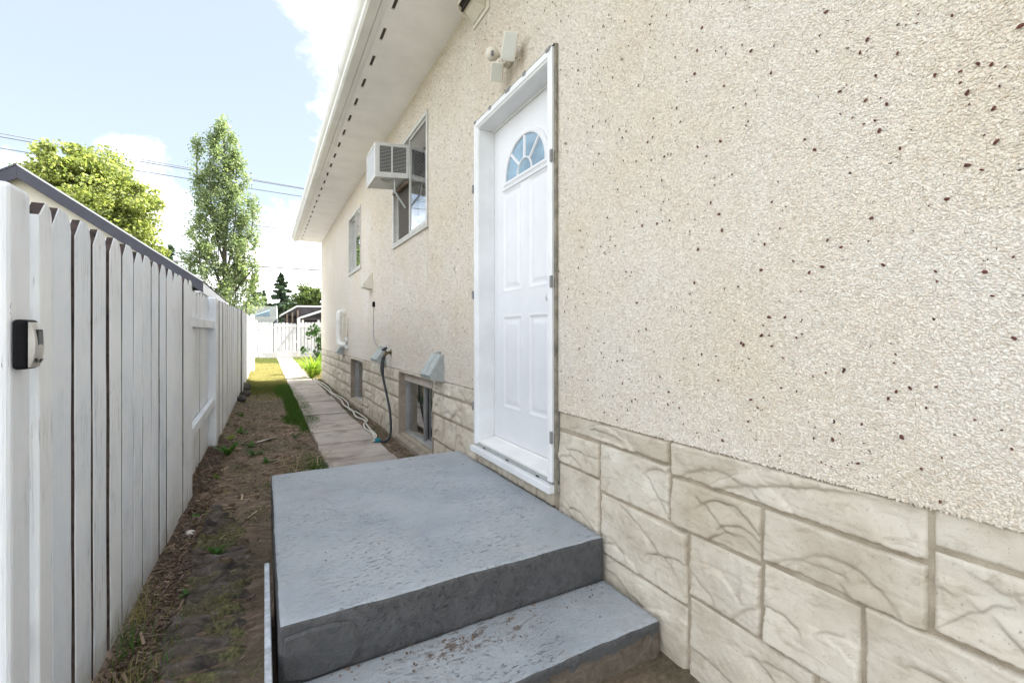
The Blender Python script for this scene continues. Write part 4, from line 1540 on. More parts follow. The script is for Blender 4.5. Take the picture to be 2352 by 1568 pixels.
# ------------------------------------------------------------------ fittings on the wall
# flood light with two heads and a sensor
fl = thing('security_light', 'aged ivory twin floodlight with motion sensor beside the door', 'security light', (WX, 2.35, 1.58))
MB().tube([(WX - .004, 2.35, 1.645), (WX - .020, 2.35, 1.645), (WX - .045, 2.35, 1.645)], [.058, .058, .046], 24).part('base', M['ivory'], fl, smooth=False)


def lamp_head(c, yaw, pitch_, sz, roll=math.radians(14)):
    w, h, dp = sz
    R = Matrix.Rotation(yaw, 4, 'Z') @ Matrix.Rotation(pitch_, 4, 'Y') @ Matrix.Rotation(roll, 4, 'X')
    T = Matrix.Translation(c)
    mb = MB()
    # tapering housing: narrow at the back, open lens in front (local -x)
    f = [(-dp, -w / 2, -h / 2), (-dp, w / 2, -h / 2), (-dp, w / 2, h / 2), (-dp, -w / 2, h / 2)]
    b = [(0, -w * .33, -h * .36), (0, w * .33, -h * .36), (0, w * .33, h * .36), (0, -w * .33, h * .36)]
    pts = [T @ R @ Vector(p) for p in f + b]
    mb.add(pts, [(0, 1, 2, 3), (7, 6, 5, 4), (0, 4, 5, 1), (1, 5, 6, 2), (2, 6, 7, 3), (3, 7, 4, 0)])
    hd = mb.part('lamp_head', M['ivory'], fl, bevel=.007, seg=3)
    mb = MB()
    e = .009
    f2 = [(-dp - .002, -w / 2 + e, -h / 2 + e), (-dp - .002, w / 2 - e, -h / 2 + e), (-dp - .002, w / 2 - e, h / 2 - e), (-dp - .002, -w / 2 + e, h / 2 - e)]
    mb.prism([T @ R @ Vector(p) for p in f2], (R @ Vector((.004, 0, 0))))
    mb.part('lens', M['lens'], hd, bevel=.001, seg=1)


lamp_head((WX - .062, 2.235, 1.615), math.radians(50), math.radians(-16), (.088, .150, .052))
lamp_head((WX - .062, 2.385, 1.555), math.radians(42), math.radians(-24), (.080, .110, .048))
MB().tube([(WX - .03, 2.33, 1.64), (WX - .06, 2.26, 1.62)], .016, 10).part('arm', M['ivory'], fl)
MB().tube([(WX - .03, 2.36, 1.63), (WX - .06, 2.385, 1.575)], .016, 10).part('arm', M['ivory'], fl)
mb = MB()
mb.tube([(WX - .03, 2.36, 1.65), (WX - .09, 2.365, 1.648)], .015, 10)
mb.ball((WX - .115, 2.37, 1.645), (.040, .038, .040), 16, 10)
se = mb.part('sensor', M['ivory'], fl, smooth=True, fix=False)
MB().box(WX - .140, WX - .122, 2.328, 2.345, 1.615, 1.640).part('sensor_eye', M['clip'], se, bevel=.004)

# window air conditioner
ac = thing('air_conditioner', 'off white window air conditioner sticking out of the near upper window', 'air conditioner', (1.12, 4.73, 1.55))
tilt = 0.10


def acp(x, y, z):
    """unit leans outward: z drops as x gets smaller"""
    return (x, y, z + (x - WX) * tilt)


def acbox(name, x0, x1, y0, y1, z0, z1, mat, parent=ac, bevel=.003):
    mb = MB()
    mb.box(x0, x1, y0, y1, z0, z1)
    mb.v = [acp(*p) for p in mb.v]
    return mb.part(name, mat, parent, bevel=bevel)


AX0, AX1, AY0, AY1, AZ0, AZ1 = 0.958, 1.45, 4.535, 4.955, 1.585, 1.930
# body as a frame so that the louvred openings are real recesses
acbox('base_pan', AX0, AX1, AY0, AY1, AZ0, AZ0 + .02, M['acw'])
acbox('top_panel', AX0, AX1, AY0, AY1, AZ1 - .012, AZ1, M['acw'])
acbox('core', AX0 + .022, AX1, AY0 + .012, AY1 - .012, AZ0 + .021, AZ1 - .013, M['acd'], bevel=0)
for (xa, xb) in ((AX0, AX0 + .045), (1.119, 1.133), (1.272, 1.30)):
    acbox('side_post', xa, xb, AY0 - .0005, AY0 + .011, AZ0 + .0205, AZ1 - .0125, M['acw'], bevel=.001)
acbox('side_band', AX0 + .0455, 1.2715, AY0 - .0004, AY0 + .0105, AZ0 + .0205, AZ0 + .050, M['acw'], bevel=.001)
acbox('side_band', AX0 + .0455, 1.2715, AY0 - .0004, AY0 + .0105, AZ1 - .032, AZ1 - .0125, M['acw'], bevel=.001)
mb = MB()
nl = 19
for i in range(nl):
    z = AZ0 + .055 + (AZ1 - AZ0 - .094) * i / (nl - 1)
    for (xa, xb) in ((AX0 + .0455, 1.1185), (1.1335, 1.2715)):
        mb.prism([(xa, AY0 + .001, z - .0024), (xa, AY0 + .002, z + .0010), (xa, AY0 + .009, z + .0030), (xa, AY0 + .008, z + .0005)], (xb - xa, 0, 0))
mb.v = [acp(*p) for p in mb.v]
tag(mb.part('louvre_slats', M['acw'], ac, fix=False), kind='stuff')
acbox('rear_grille', AX0 + .004, AX0 + .0215, AY0 + .03, AY1 - .03, AZ0 + .03, AZ1 - .025, M['fin'], bevel=.001)
for b in ((AY0 + .0005, AY0 + .03, AZ0 + .0205, AZ1 - .0125), (AY1 - .03, AY1, AZ0 + .0205, AZ1 - .0125), (AY0 + .0305, AY1 - .0305, AZ0 + .0205, AZ0 + .03), (AY0 + .0305, AY1 - .0305, AZ1 - .025, AZ1 - .0125)):
    acbox('rear_frame', AX0 - .001, AX0 + .0215, *b, M['acw'], bevel=.001)
MB().tube([acp(1.14, 4.60, AZ0 - .004), acp(1.10, 4.63, AZ0 - .012), acp(1.03, 4.60, AZ0 - .004)], .012, 6, flat=(1, .4)).part('bracket', M['galv'], ac)
MB().tube([acp(1.16, 4.57, AZ0 - .002), (1.17, 4.60, 1.45), (WX - .01, 4.60, 1.30)], .011, 8).part('support_arm', M['galv'], ac)
MB().tube([acp(1.06, 4.66, AZ0 - .003), acp(1.13, 4.68, AZ0 - .025), acp(1.2, 4.66, AZ0 - .003)], .006, 6).part('drain_tube', M['pvc'], ac)


# sloping grey intake hoods
def hood(y0, y1, zt, zb, out, seam=True, mat='galv', label=None, group=None, name='intake_hood', clip=True):
    t = thing(name, label, 'vent hood', (WX, (y0 + y1) / 2, zb), group)
    xo = WX - out
    xt = WX - .022
    zo = zb + .055
    prof = [(WX - .0005, zt), (xt, zt), (xo, zo), (xo + .012, zo - .030), (WX - .0005, zb)]
    MB().prism([(p[0], y0, p[1]) for p in prof], (0, y1 - y0, 0)).part('housing', M[mat], t, bevel=.002, seg=1)
    # folded front flap standing proud on the far half, with a dark seam
    nx_, nz_ = (zo - zt), -(xo - xt)
    l = math.hypot(nx_, nz_)
    nrm = Vector((nx_ / l, 0, nz_ / l))
    if nrm.x > 0:
        nrm = -nrm

    def onf(s, yv, o):
        return Vector((xt + (xo - xt) * s, yv, zt + (zo - zt) * s)) + nrm * o
    ym_ = (y0 + y1) / 2
    for (a, b) in ((y0 + .006, ym_ - .006), (ym_ + .006, y1 - .004)):
        MB().prism([onf(.04, a, .0005), onf(.04, b, .0005), onf(.97, b, .0005), onf(.97, a, .0005)], nrm * .004).part('flap', M[mat], t, bevel=.001, seg=1)
    if seam:
        MB().prism([onf(.02, ym_ - .009, .0003), onf(.02, ym_ + .009, .0003), onf(.99, ym_ + .009, .0003), onf(.99, ym_ - .009, .0003)], nrm * .0015).part('seam', M['galvd'], t)
        MB().prism([onf(.99, y0 + .002, -.001), onf(.99, y1 - .002, -.001), onf(1.02, y1 - .002, -.001), onf(1.02, y0 + .002, -.001)], nrm * .003).part('lower_edge', M['galvd'], t)
    if clip:
        MB().box(WX - .018, WX - .003, ym_ - .05, ym_ + .03, zt + .001, zt + .022).part('mounting_tab', M['galv'], t, bevel=.002)
    return t


hood(3.485, 3.735, -.170, -.400, .125, label='large grey intake hood above the near basement window')
hood(5.475, 5.635, -.180, -.370, .118, label='grey hood beside the tap, nearer of the joined pair', group='paired grey hoods by the hose tap')
hood(5.640, 5.815, -.180, -.370, .118, label='grey hood farther from the tap, far one of the joined pair', group='paired grey hoods by the hose tap')
hood(8.705, 8.90, -.175, -.385, .125, seam=False, clip=False, label='small grey hood below the white plastic pipe')
hood(6.235, 6.43, .82, .60, .135, seam=False, mat='ivory', clip=False, label='cream vent hood high on the wall below the windows')

# tap, black hose, white hose
tap = thing('hose_tap', 'tarnished brass garden tap beside the paired grey hoods', 'tap', (WX, 5.236, -.25))
mb = MB()
mb.tube([(WX, 5.236, -.215), (WX - .055, 5.236, -.225), (WX - .085, 5.236, -.262)], [.016, .019, .016], 10)
mb.tube([(WX - .002, 5.236, -.215), (WX - .010, 5.236, -.215)], .032, 12)
mb.tube([(WX - .055, 5.236, -.225), (WX - .075, 5.236, -.180)], .011, 8)
mb.part('body', M['brass'], tap, smooth=True, fix=False)
MB().tube([(WX - .072, 5.236, -.186), (WX - .082, 5.236, -.166)], [.034, .034], 10).part('handle', M['rubber'], tap)
mb = MB()
hp = [(WX - .085, 5.236, -.262), (WX - .095, 5.23, -.30), (WX - .11, 5.215, -.40), (WX - .10, 5.19, -.52), (WX - .085, 5.12, -.66), (WX - .075, 5.02, -.82), (WX - .08, 4.93, -.98), (WX - .10, 4.88, -1.10), (WX - .15, 4.86, -1.148), (WX - .21, 4.90, -1.150)]


def smooth_path(pts, n=8):
    pts = [Vector(p) for p in pts]
    out = []
    P = [pts[0]] + pts + [pts[-1]]
    for i in range(1, len(P) - 2):
        for j in range(n):
            t = j / n
            a, b, c, d = P[i - 1], P[i], P[i + 1], P[i + 2]
            out.append(.5 * ((2 * b) + (c - a) * t + (2 * a - 5 * b + 4 * c - d) * t * t + (3 * b - 3 * c + d - a) * t ** 3))
    out.append(pts[-1])
    return out


sp_ = smooth_path(hp, 6)
rad_ = [.021 if 3 <= i <= 14 else .0135 for i in range(len(sp_))]
rad_[2] = rad_[15] = .0175
tag(mb.tube(sp_, rad_, 10).part('garden_hose', M['rubber'], None, smooth=True, fix=False), 'short black hose hanging from the brass tap to the ground', 'hose')
nz_ = thing('hose_nozzle', 'teal hose connector lying at the end of the black hose', 'hose connector', (1.07, 4.90, GZ))
MB().tube([(1.085, 4.905, -1.142), (1.03, 4.90, -1.142)], [.026, .022], 10).part('coupling', M['teal'], nz_)
MB().tube([(1.03, 4.90, -1.142), (0.99, 4.885, -1.146)], [.012, .008], 8).part('spout', M['hosew'], nz_)


def ground_hose(name, pts, r, label):
    P = smooth_path([(p[0], p[1], float(ground_h(np.array(p[0]), np.array(p[1]))) + r + .004 if not (0.46 < p[0] < 1.13) else GZ + .014 + r) for p in pts], 8)
    return tag(MB().tube(P, r, 8).part(name, M['hosew'], None, smooth=True, fix=False), label, 'hose')


ground_hose('garden_hose', [(1.02, 4.92), (1.10, 5.15), (1.11, 5.5), (1.14, 5.9), (1.17, 6.2), (1.13, 6.6), (1.16, 7.1), (1.12, 7.6), (1.17, 8.3), (1.14, 9.2), (1.15, 10.2), (1.13, 11.2), (1.09, 12.2), (1.13, 12.7)], .0115,
            'dirty white garden hose lying against the paving, touching the teal connector')
ground_hose('garden_hose', [(1.05, 4.99), (1.09, 5.3), (1.07, 5.62), (1.11, 5.9), (1.20, 6.15), (1.22, 6.5), (1.19, 6.9), (1.14, 7.25), (1.21, 7.8), (1.22, 8.5), (1.17, 9.4), (1.21, 10.3), (1.19, 11.2), (1.15, 12.1), (1.20, 12.6)], .0105,
            'dirty white garden hose wriggling nearest the foundation stones')

# cable gland and its thin wire
cg = thing('cable_outlet', 'small black cable outlet with thin wire on the pebble dash', 'cable outlet', (WX, 6.12, .36))
MB().box(WX - .03, WX - .002, 6.095, 6.15, .355, .425).part('cover', M['black'], cg, bevel=.008)
MB().tube(smooth_path([(WX - .02, 6.12, .355), (WX - .018, 6.13, .25), (WX - .012, 6.15, .08), (WX - .012, 6.14, -.04), (WX - .02, 5.95, -.14), (WX - .02, 5.80, -.175)], 6), .0028, 5).part('wire', M['galvd'], cg)

# plastic flue pipes
pp = thing('flue_pipe', 'white plastic flue pipe bending into the wall near its far end', 'pipe', (1.2, 8.62, -.2))
P = smooth_path([(WX, 8.66, .37), (1.235, 8.655, .395), (1.19, 8.65, .37), (1.185, 8.65, .30)], 6)
P += smooth_path([(1.185, 8.65, .05), (1.185, 8.64, -.08), (1.187, 8.60, -.15), (1.20, 8.50, -.19), (1.23, 8.40, -.20), (1.275, 8.36, -.19)], 6)
MB().tube(P, .047, 12).part('pipe', M['pvc'], pp, smooth=True, fix=False)
MB().tube([(1.185, 8.65, 0.28), (1.185, 8.65, .22)], .058, 12).part('collar', M['pvc'], pp)
for z in (-.10, -.235):
    MB().box(WX - .05, WX - .002, 8.28, 8.35, z - .03, z + .03).part('pipe_clamp', M['trim'], pp, bevel=.004)
p2 = thing('conduit', 'slim cream conduit strapped to the wall behind the flue pipe', 'conduit', (1.27, 8.33, -.1))
MB().tube([(1.279, 8.30, -.12), (1.279, 8.30, .27)], .011, 8).part('pipe', M['ivory'], p2, smooth=True, fix=False)

# ------------------------------------------------------------------ neighbour's garage
gar = thing('garage', 'neighbour garage with cream gable and charcoal rake boards above the fence', 'garage', (-2.64, 10.2, GZ))
PK = (-2.64, 2.05)          # ridge (x, z) at the gable face
GY = 7.70                   # face of the rake boards
pitch_t = 0.70
EX = -0.76                  # right eave
ez = PK[1] - pitch_t * (EX - PK[0])
EXL = 2 * PK[0] - EX
wy0, wy1 = GY + .12, 12.75
wxr, wxl = -0.98, 2 * PK[0] + .98
MB().add([(wxl, wy0, GZ - .1), (wxr, wy0, GZ - .1), (wxr, wy0, PK[1] - .10 - pitch_t * (wxr - PK[0])), (PK[0], wy0, PK[1] - .10), (wxl, wy0, PK[1] - .10 - pitch_t * (wxr - PK[0])),
          (wxl, wy1, GZ - .1), (wxr, wy1, GZ - .1), (wxr, wy1, PK[1] - .10 - pitch_t * (wxr - PK[0])), (PK[0], wy1, PK[1] - .10), (wxl, wy1, PK[1] - .10 - pitch_t * (wxr - PK[0]))],
         [(0, 1, 2, 3, 4), (9, 8, 7, 6, 5), (1, 6, 7, 2), (0, 4, 9, 5)]).part('wall', M['cream'], gar)
mb = MB()
for sx in (1, -1):
    xe = PK[0] + sx * (EX - PK[0])
    mb.prism([(PK[0], GY + .02, PK[1]), (xe, GY + .02, ez), (xe, GY + .02, ez + .02), (PK[0], GY + .02, PK[1] + .022)], (0, 5.2, 0))
roof = mb.part('roof', M['shingle'], gar)
for sx in (1, -1):
    xe = PK[0] + sx * (EX - PK[0])
    MB().prism([(PK[0], GY, PK[1] - .155), (PK[0], GY, PK[1]), (xe, GY, ez), (xe, GY, ez - .155)], (0, .024, 0)).part('rake_board', M['fascia'], gar, bevel=.003)
    MB().prism([(PK[0], GY - .004, PK[1] + .001), (xe, GY - .004, ez + .001), (xe, GY - .004, ez + .022), (PK[0], GY - .004, PK[1] + .024)], (0, .022, 0)).part('drip_edge', M['alu'] if sx > 0 else M['fascia'], gar)  # sunlit edge put into the colour: white on the lit slope only
# boxed eave along the side facing the lane
mb = MB()
mb.prism([(EX - .005, GY + .025, ez - .15), (EX - .005, GY + .025, ez - .005), (EX - .03, GY + .025, ez - .005), (EX - .03, GY + .025, ez - .125), (wxr, GY + .025, ez - .125), (wxr, GY + .025, ez - .15)], (0, 5.15, 0))
ea = mb.part('eave', M['trim'], gar)
boxo('soffit_vent', (-0.90, -0.86, GY + .35, GY + .70, ez - .153, ez - .1505), M['dark'], ea, 0)

# ------------------------------------------------------------------ vegetation


def quad_leaves(c, size, r, aspect=1.6, up=0.0, fold=.0):
    """random little leaf quads (rhombs) at points c"""
    N = len(c)
    size = np.broadcast_to(size, (N,))
    a = r.normal(size=(N, 3))
    a[:, 2] += up
    a /= np.linalg.norm(a, axis=1, keepdims=True)
    b = r.normal(size=(N, 3))
    b -= a * (a * b).sum(1, keepdims=True)
    b /= np.linalg.norm(b, axis=1, keepdims=True)
    L = (size * aspect / 2)[:, None]
    Wd = (size / 2)[:, None]
    v = np.empty((N, 4, 3))
    v[:, 0] = c - a * L
    v[:, 1] = c + b * Wd - a * L * .1
    v[:, 2] = c + a * L
    v[:, 3] = c - b * Wd - a * L * .1
    f = np.arange(N * 4).reshape(N, 4)
    return v.reshape(-1, 3), f


def crown(name, c, size, mat, parent, r, aspect=1.4, up=0.0, kind=None):
    t = np.clip(r.normal(.5, .26, len(c)), 0, 1)
    v, f = quad_leaves(c, size * r.uniform(.6, 1.3, len(c)), r, aspect, up)
    o = Vector(c.mean(0)) if parent is None else WL[parent]
    me = np_mesh(name, v - np.array(WL[parent]), f, mat, np.repeat(t, 4))
    ob = link(name, me, parent, WL[parent])
    if kind:
        ob['kind'] = kind
    return ob


def clump_points(centers, radii, n_each, r, shell=.55):
    out = []
    for c, rr, n in zip(centers, radii, n_each):
        d = r.normal(size=(n, 3))
        d /= np.linalg.norm(d, axis=1, keepdims=True)
        q = r.uniform(shell ** 3, 1, n) ** (1 / 3)
        out.append(np.array(c) + d * q[:, None] * np.array(rr))
    return np.concatenate(out)


def broad_tree(name, label, base, lobes, nclump, leaf, nleaf, mat, seed, trunk_r=.14, group=None, cl=(.28, .5)):
    """lobes: (centre, radii, weight) ellipsoids filled with leaf clumps"""
    r = np.random.default_rng(seed)
    t = thing(name, label, 'tree', base, group)
    cs, rs = [], []
    w = np.array([l[2] for l in lobes], float)
    for li, n in enumerate(np.round(nclump * w / w.sum()).astype(int)):
        c, R, _ = lobes[li]
        for _i in range(n):
            d = r.normal(size=3)
            d /= np.linalg.norm(d)
            q = r.uniform(.25, 1) ** .5
            cs.append(np.array(c) + d * np.array(R) * q)
            k_ = r.uniform(*cl) * min(R) * 1.0
            rs.append((k_ * 1.25, k_ * 1.25, k_ * .85))
    per = max(8, int(nleaf / len(cs)))
    pts = clump_points(cs, rs, [per] * len(cs), r, .35)
    crown('crown', pts, leaf, mat, t, r)
    mb = MB()
    top = max(c[2] for c in cs)
    bx_, by_, bz_ = base
    mb.tube(smooth_path([(bx_, by_, bz_ - .1), (bx_ + .05, by_, bz_ + (top - bz_) * .4), (bx_ + .02, by_ + .05, bz_ + (top - bz_) * .85)], 4), [trunk_r * (1 - .8 * i / 8) for i in range(9)], 8)
    for q in range(min(26, len(cs))):
        c = cs[int(r.integers(len(cs)))]
        s0 = bz_ + (c[2] - bz_) * r.uniform(.35, .65)
        s = Vector((bx_ + .04, by_ + .02, s0))
        e = Vector(c)
        m_ = (s + e) / 2 + Vector((0, 0, -.05 * (e - s).length))
        mb.tube([s, m_, e], [trunk_r * .28, trunk_r * .18, trunk_r * .05], 5)
    mb.part('trunk', M['bark'], t, smooth=True, fix=False)
    return t


broad_tree('maple_tree', 'bushy yellow green tree rising behind the cream garage', (-3.9, 14.5, GZ),
           [((-3.75, 14.6, 2.9), (1.25, 1.5, 1.45), 3), ((-4.05, 14.3, 3.8), (.62, .9, .62), .8), ((-2.95, 14.8, 2.1), (.75, 1.1, .85), 1.6), ((-3.1, 14.4, 3.2), (.75, .9, .75), 1.2), ((-5.3, 14.9, 3.3), (.55, .8, .55), .45), ((-4.6, 15.2, 2.2), (1.3, 1.2, 1.0), 1.2)],
           300, .056, 80000, M['maple'], 31, .16, cl=(.15, .33))


def column_tree(name, label, base, spines, leaf, nleaf, mat, seed):
    """poplar: steep limbs, each carrying a ragged column of leaves"""
    r = np.random.default_rng(seed)
    t = thing(name, label, 'tree', base)
    pts = []
    mb = MB()
    top = max(s[3] for s in spines)
    mb.tube(smooth_path([(base[0], base[1], base[2] - .1), (base[0] + .06, base[1], base[2] + 3.5), (base[0] + .03, base[1], top - .5)], 5), [.11 * (1 - .85 * i / 10) for i in range(11)], 8)
    tw = sum((s[3] - s[2]) * s[4] for s in spines)
    for (x, y_, z0, z1, R) in spines:
        n = int(nleaf * (z1 - z0) * R / tw)
        s = Vector((base[0], base[1], max(base[2] + .4, z0 - 1.0)))
        mb.tube(smooth_path([s, ((s.x + x) / 2, (s.y + y_) / 2, (s.z + z0) / 2 + .3), (x, y_, z0 + .4 * (z1 - z0)), (x, y_, z1 - .1)], 4), [.05 * (1 - .8 * i / 12) for i in range(13)], 5)
        # sprays along the limb
        ns = max(6, int((z1 - z0) / .11))
        for i in range(ns):
            q = (i + r.uniform()) / ns
            if r.uniform() < .22:
                continue
            rr = R * (math.sin(math.pi * min(1, .12 + q * .86)) ** .75)
            ang = r.uniform(0, 6.283)
            d = rr * r.uniform(.15, 1.0)
            c = (x + d * math.cos(ang), y_ + d * math.sin(ang), z0 + (z1 - z0) * q + d * .5)
            k_ = max(4, n // ns)
            pts.append(np.array(c) + r.normal(size=(k_, 3)) * np.array((.095, .095, .14)))
    pts = np.concatenate(pts)
    crown('crown', pts, leaf, mat, t, r, 1.25)
    mb.part('trunk', M['bark'], t, smooth=True, fix=False)
    return t


PY = 20.0
column_tree('poplar_tree', 'tall ragged poplar standing behind the far end of the fence', (-1.35, PY, GZ),
            [(-1.35, PY, 3.4, 8.0, .62), (-1.15, PY + .2, 4.2, 7.6, .50), (-1.75, PY - .1, 3.8, 7.2, .52), (-2.15, PY + .1, 4.6, 7.15, .38), (-1.9, PY + .3, 2.6, 5.9, .62), (-.95, PY, 3.0, 6.9, .55), (-2.05, PY - .2, 1.2, 4.2, .55),
             (-.42, PY + .1, 3.1, 5.35, .36), (-.62, PY - .2, 2.2, 4.5, .50), (-1.5, PY, .6, 4.4, .80), (-.95, PY + .2, .3, 3.6, .72), (-2.35, PY + .2, .9, 2.9, .42), (-.62, PY + .1, -.4, 2.6, .55), (-1.3, PY - .3, -.4, 2.4, .7), (-.35, PY, 2.0, 3.6, .35)],
            .062, 50000, M['poplar'], 32)


def spruce(label, base, top, width, seed, n=5200, leaf=.22, name='spruce_tree', group=None):
    r = np.random.default_rng(seed)
    t = thing(name, label, 'tree', base, group)
    H = top - base[2]
    pts = []
    mb = MB()
    mb.tube([(base[0], base[1], base[2] - .1), (base[0], base[1], top)], [.02 * H, .004], 7)
    nb = int(H * 9)
    for i in range(nb):
        q = (i + r.uniform()) / nb
        z = base[2] + H * (.12 + .88 * q)
        L = width / 2 * (1 - q) ** .85 * r.uniform(.55, 1.15) + .08
        a = r.uniform(0, 6.283)
        k_ = max(3, int(n / nb))
        s = r.uniform(.05, 1, k_)
        dro = -.22 * s * L + .12 * (s ** 3) * L
        pts.append(np.stack([base[0] + np.cos(a) * s * L + r.normal(0, .06 * L, k_), base[1] + np.sin(a) * s * L + r.normal(0, .06 * L, k_), z + dro + r.normal(0, .05, k_)], 1))
        if i % 3 == 0:
            mb.tube([(base[0], base[1], z), (base[0] + math.cos(a) * L * .9, base[1] + math.sin(a) * L * .9, z - .1 * L)], [.03, .01], 4)
    crown('crown', np.concatenate(pts), leaf, M['spruce'], t, r, 1.8)
    mb.part('trunk', M['bark'], t, fix=False)
    return t


spruce('tall dark spruce between the far grey roof and brown building', (1.75, 60, GZ), 7.1, 6.0, 41, 9500)
spruce('dark spruce half hidden behind the poplar', (-.85, 46, GZ), 5.2, 3.4, 42, 4500)
spruce('tip of a young spruce above the garage roof', (-5.9, 40, GZ), 6.2, 2.6, 43, 2500)
spruce('small thin spruce left of the tall far spruce', (-.05, 66, GZ), 5.5, 2.6, 44, 900)
broad_tree('far_tree', 'round crowned tree far behind the brown building', (5.7, 70, GZ), [((5.7, 70, 4.9), (1.75, 1.6, 2.0), 2), ((6.9, 70, 4.3), (1.4, 1.4, 1.5), 1.2), ((4.6, 70, 3.8), (1.2, 1.2, 1.2), 1)], 90, .26, 9000, M['far'], 45, .2)
broad_tree('far_tree', 'low green tree behind the far grey roof', (1.0, 72, GZ), [((1.0, 72, 2.9), (2.2, 1.3, 1.3), 1), ((3.4, 73, 3.2), (1.3, 1.3, 1.6), 1)], 70, .28, 6000, M['far'], 46, .15)
broad_tree('far_tree', 'wide green tree beyond the alley behind the poplar', (-4.5, 55, GZ), [((-4.5, 55, 1.6), (3.0, 1.5, 1.3), 1)], 60, .26, 6000, M['far'], 47, .15)

# lawn, mown but patchy


def blades(name, n, xf, yf, hgt, wid, mat, seed, lean=.35, mask=None, tintfn=None, parent=None):
    r = np.random.default_rng(seed)
    x, y = xf(r, n), yf(r, n)
    if mask is not None:
        ok = mask(x, y, r)
        x, y = x[ok], y[ok]
    n = len(x)
    z = ground_h(x, y) - .004
    h = hgt * r.uniform(.45, 1.25, n)
    a = r.uniform(0, 6.283, n)
    w = wid * r.uniform(.6, 1.3, n)
    lx, ly = np.cos(a + 1.57) * h * lean * r.normal(1, .6, n), np.sin(a + 1.57) * h * lean * r.normal(1, .6, n)
    v = np.empty((n, 3, 3))
    v[:, 0] = np.stack([x - np.cos(a) * w, y - np.sin(a) * w, z], 1)
    v[:, 1] = np.stack([x + np.cos(a) * w, y + np.sin(a) * w, z], 1)
    v[:, 2] = np.stack([x + lx, y + ly, z + h], 1)
    t = np.clip(r.normal(.5, .25, n), 0, 1) if tintfn is None else tintfn(x, y, r)
    return tag(link(name, np_mesh(name, v.reshape(-1, 3), np.arange(n * 3).reshape(n, 3), mat, np.repeat(t, 3))), kind='stuff')


patch = Wob(77, .9)
pw2 = Wob(78, 3.0)


def lawn_mask(x, y, r):
    onpath = (x > .49) & (x < 1.10)
    fade = sstep(y + .5 * patch(x, y), 8.6, 11.0)
    return (~onpath) & (r.uniform(size=x.shape) < fade) & ((x < 1.12) | (y > 12.0))


def lawn_tint(x, y, r):
    green = np.maximum(np.exp(-((y - 10.6) / 1.2) ** 2), sstep(y, 18.4, 19.2))  # far green band stands in for a shadow lying across the lawn
    return np.clip(.72 + .15 * patch(x, y) - .62 * green + r.normal(0, .13, len(x)), 0, 1)


blades('grass', 90000, lambda r, n: r.uniform(-.40, .50, n), lambda r, n: r.uniform(8.0, 22.4, n), .045, .0035, M['grass'], 51, mask=lawn_mask, tintfn=lawn_tint)
blades('grass', 70000, lambda r, n: r.uniform(1.10, 4.5, n), lambda r, n: r.uniform(12.6, 22.4, n), .05, .004, M['grass'], 52, mask=lawn_mask, tintfn=lawn_tint)


def lush_mask(x, y, r):
    e1 = ((x - .47) / .17) ** 2 + ((y - 8.2) / 2.2) ** 2
    e2 = ((x - .46) / .22) ** 2 + ((y - 6.75) / .42) ** 2
    e3 = ((x - .38) / .20) ** 2 + ((y - 10.2) / 1.2) ** 2
    return np.minimum(np.minimum(e1, e2), e3) + .3 * pw2(x, y) + .30 * r.normal(size=x.shape) < .92


blades('grass', 52000, lambda r, n: r.uniform(.12, .68, n), lambda r, n: r.uniform(5.8, 11.4, n), .055, .0032, M['lush'], 53, mask=lush_mask)


# thin weeds and grass through the bare soil
def sparse_mask(x, y, r):
    p = .04 + .6 * sstep(patch(x * 2, y * 2) + pw2(x, y) * .6, .15, .8) + .5 * sstep(-x, .25, .45) * sstep(pw2(y * .7, x), .0, .5)
    return (r.uniform(size=x.shape) < p) & ~((x > .0) & (y < 3.2)) & ~((x > .49) & (x < 1.1))


blades('grass', 26000, lambda r, n: r.uniform(-.50, .52, n), lambda r, n: r.uniform(1.3, 9.5, n), .04, .0025, M['grass'], 54, lean=.7, mask=sparse_mask, tintfn=lambda x, y, r: np.clip(r.normal(.25, .25, len(x)), 0, 1))
blades('grass', 3500, lambda r, n: r.uniform(1.10, 1.27, n), lambda r, n: r.uniform(3.3, 12.3, n), .03, .0025, M['lush'], 55, lean=.8, mask=lambda x, y, r: pw2(x * .3, y) > .1)
blades('grass', 900, lambda r, n: r.normal(.40, .09, n), lambda r, n: r.normal(4.2, .20, n), .055, .003, M['lush'], 56, lean=.6)
# longer tufts growing out under the fence
for (tx, ty, nn, hh, sd, mt) in ((-.45, 2.33, 40, .15, 61, 'grass'), (-.43, 2.12, 60, .09, 62, 'lush'), (-.41, 1.9, 90, .06, 63, 'grass'), (-.43, 1.7, 60, .08, 64, 'straw'), (-.33, 1.95, 80, .05, 65, 'lush'), (-.30, 2.15, 70, .03, 66, 'lush')):
    blades('grass', nn, lambda r, n: r.normal(tx, .035, n), lambda r, n: r.normal(ty, .06, n), hh, .0022, M[mt], sd, lean=.8)


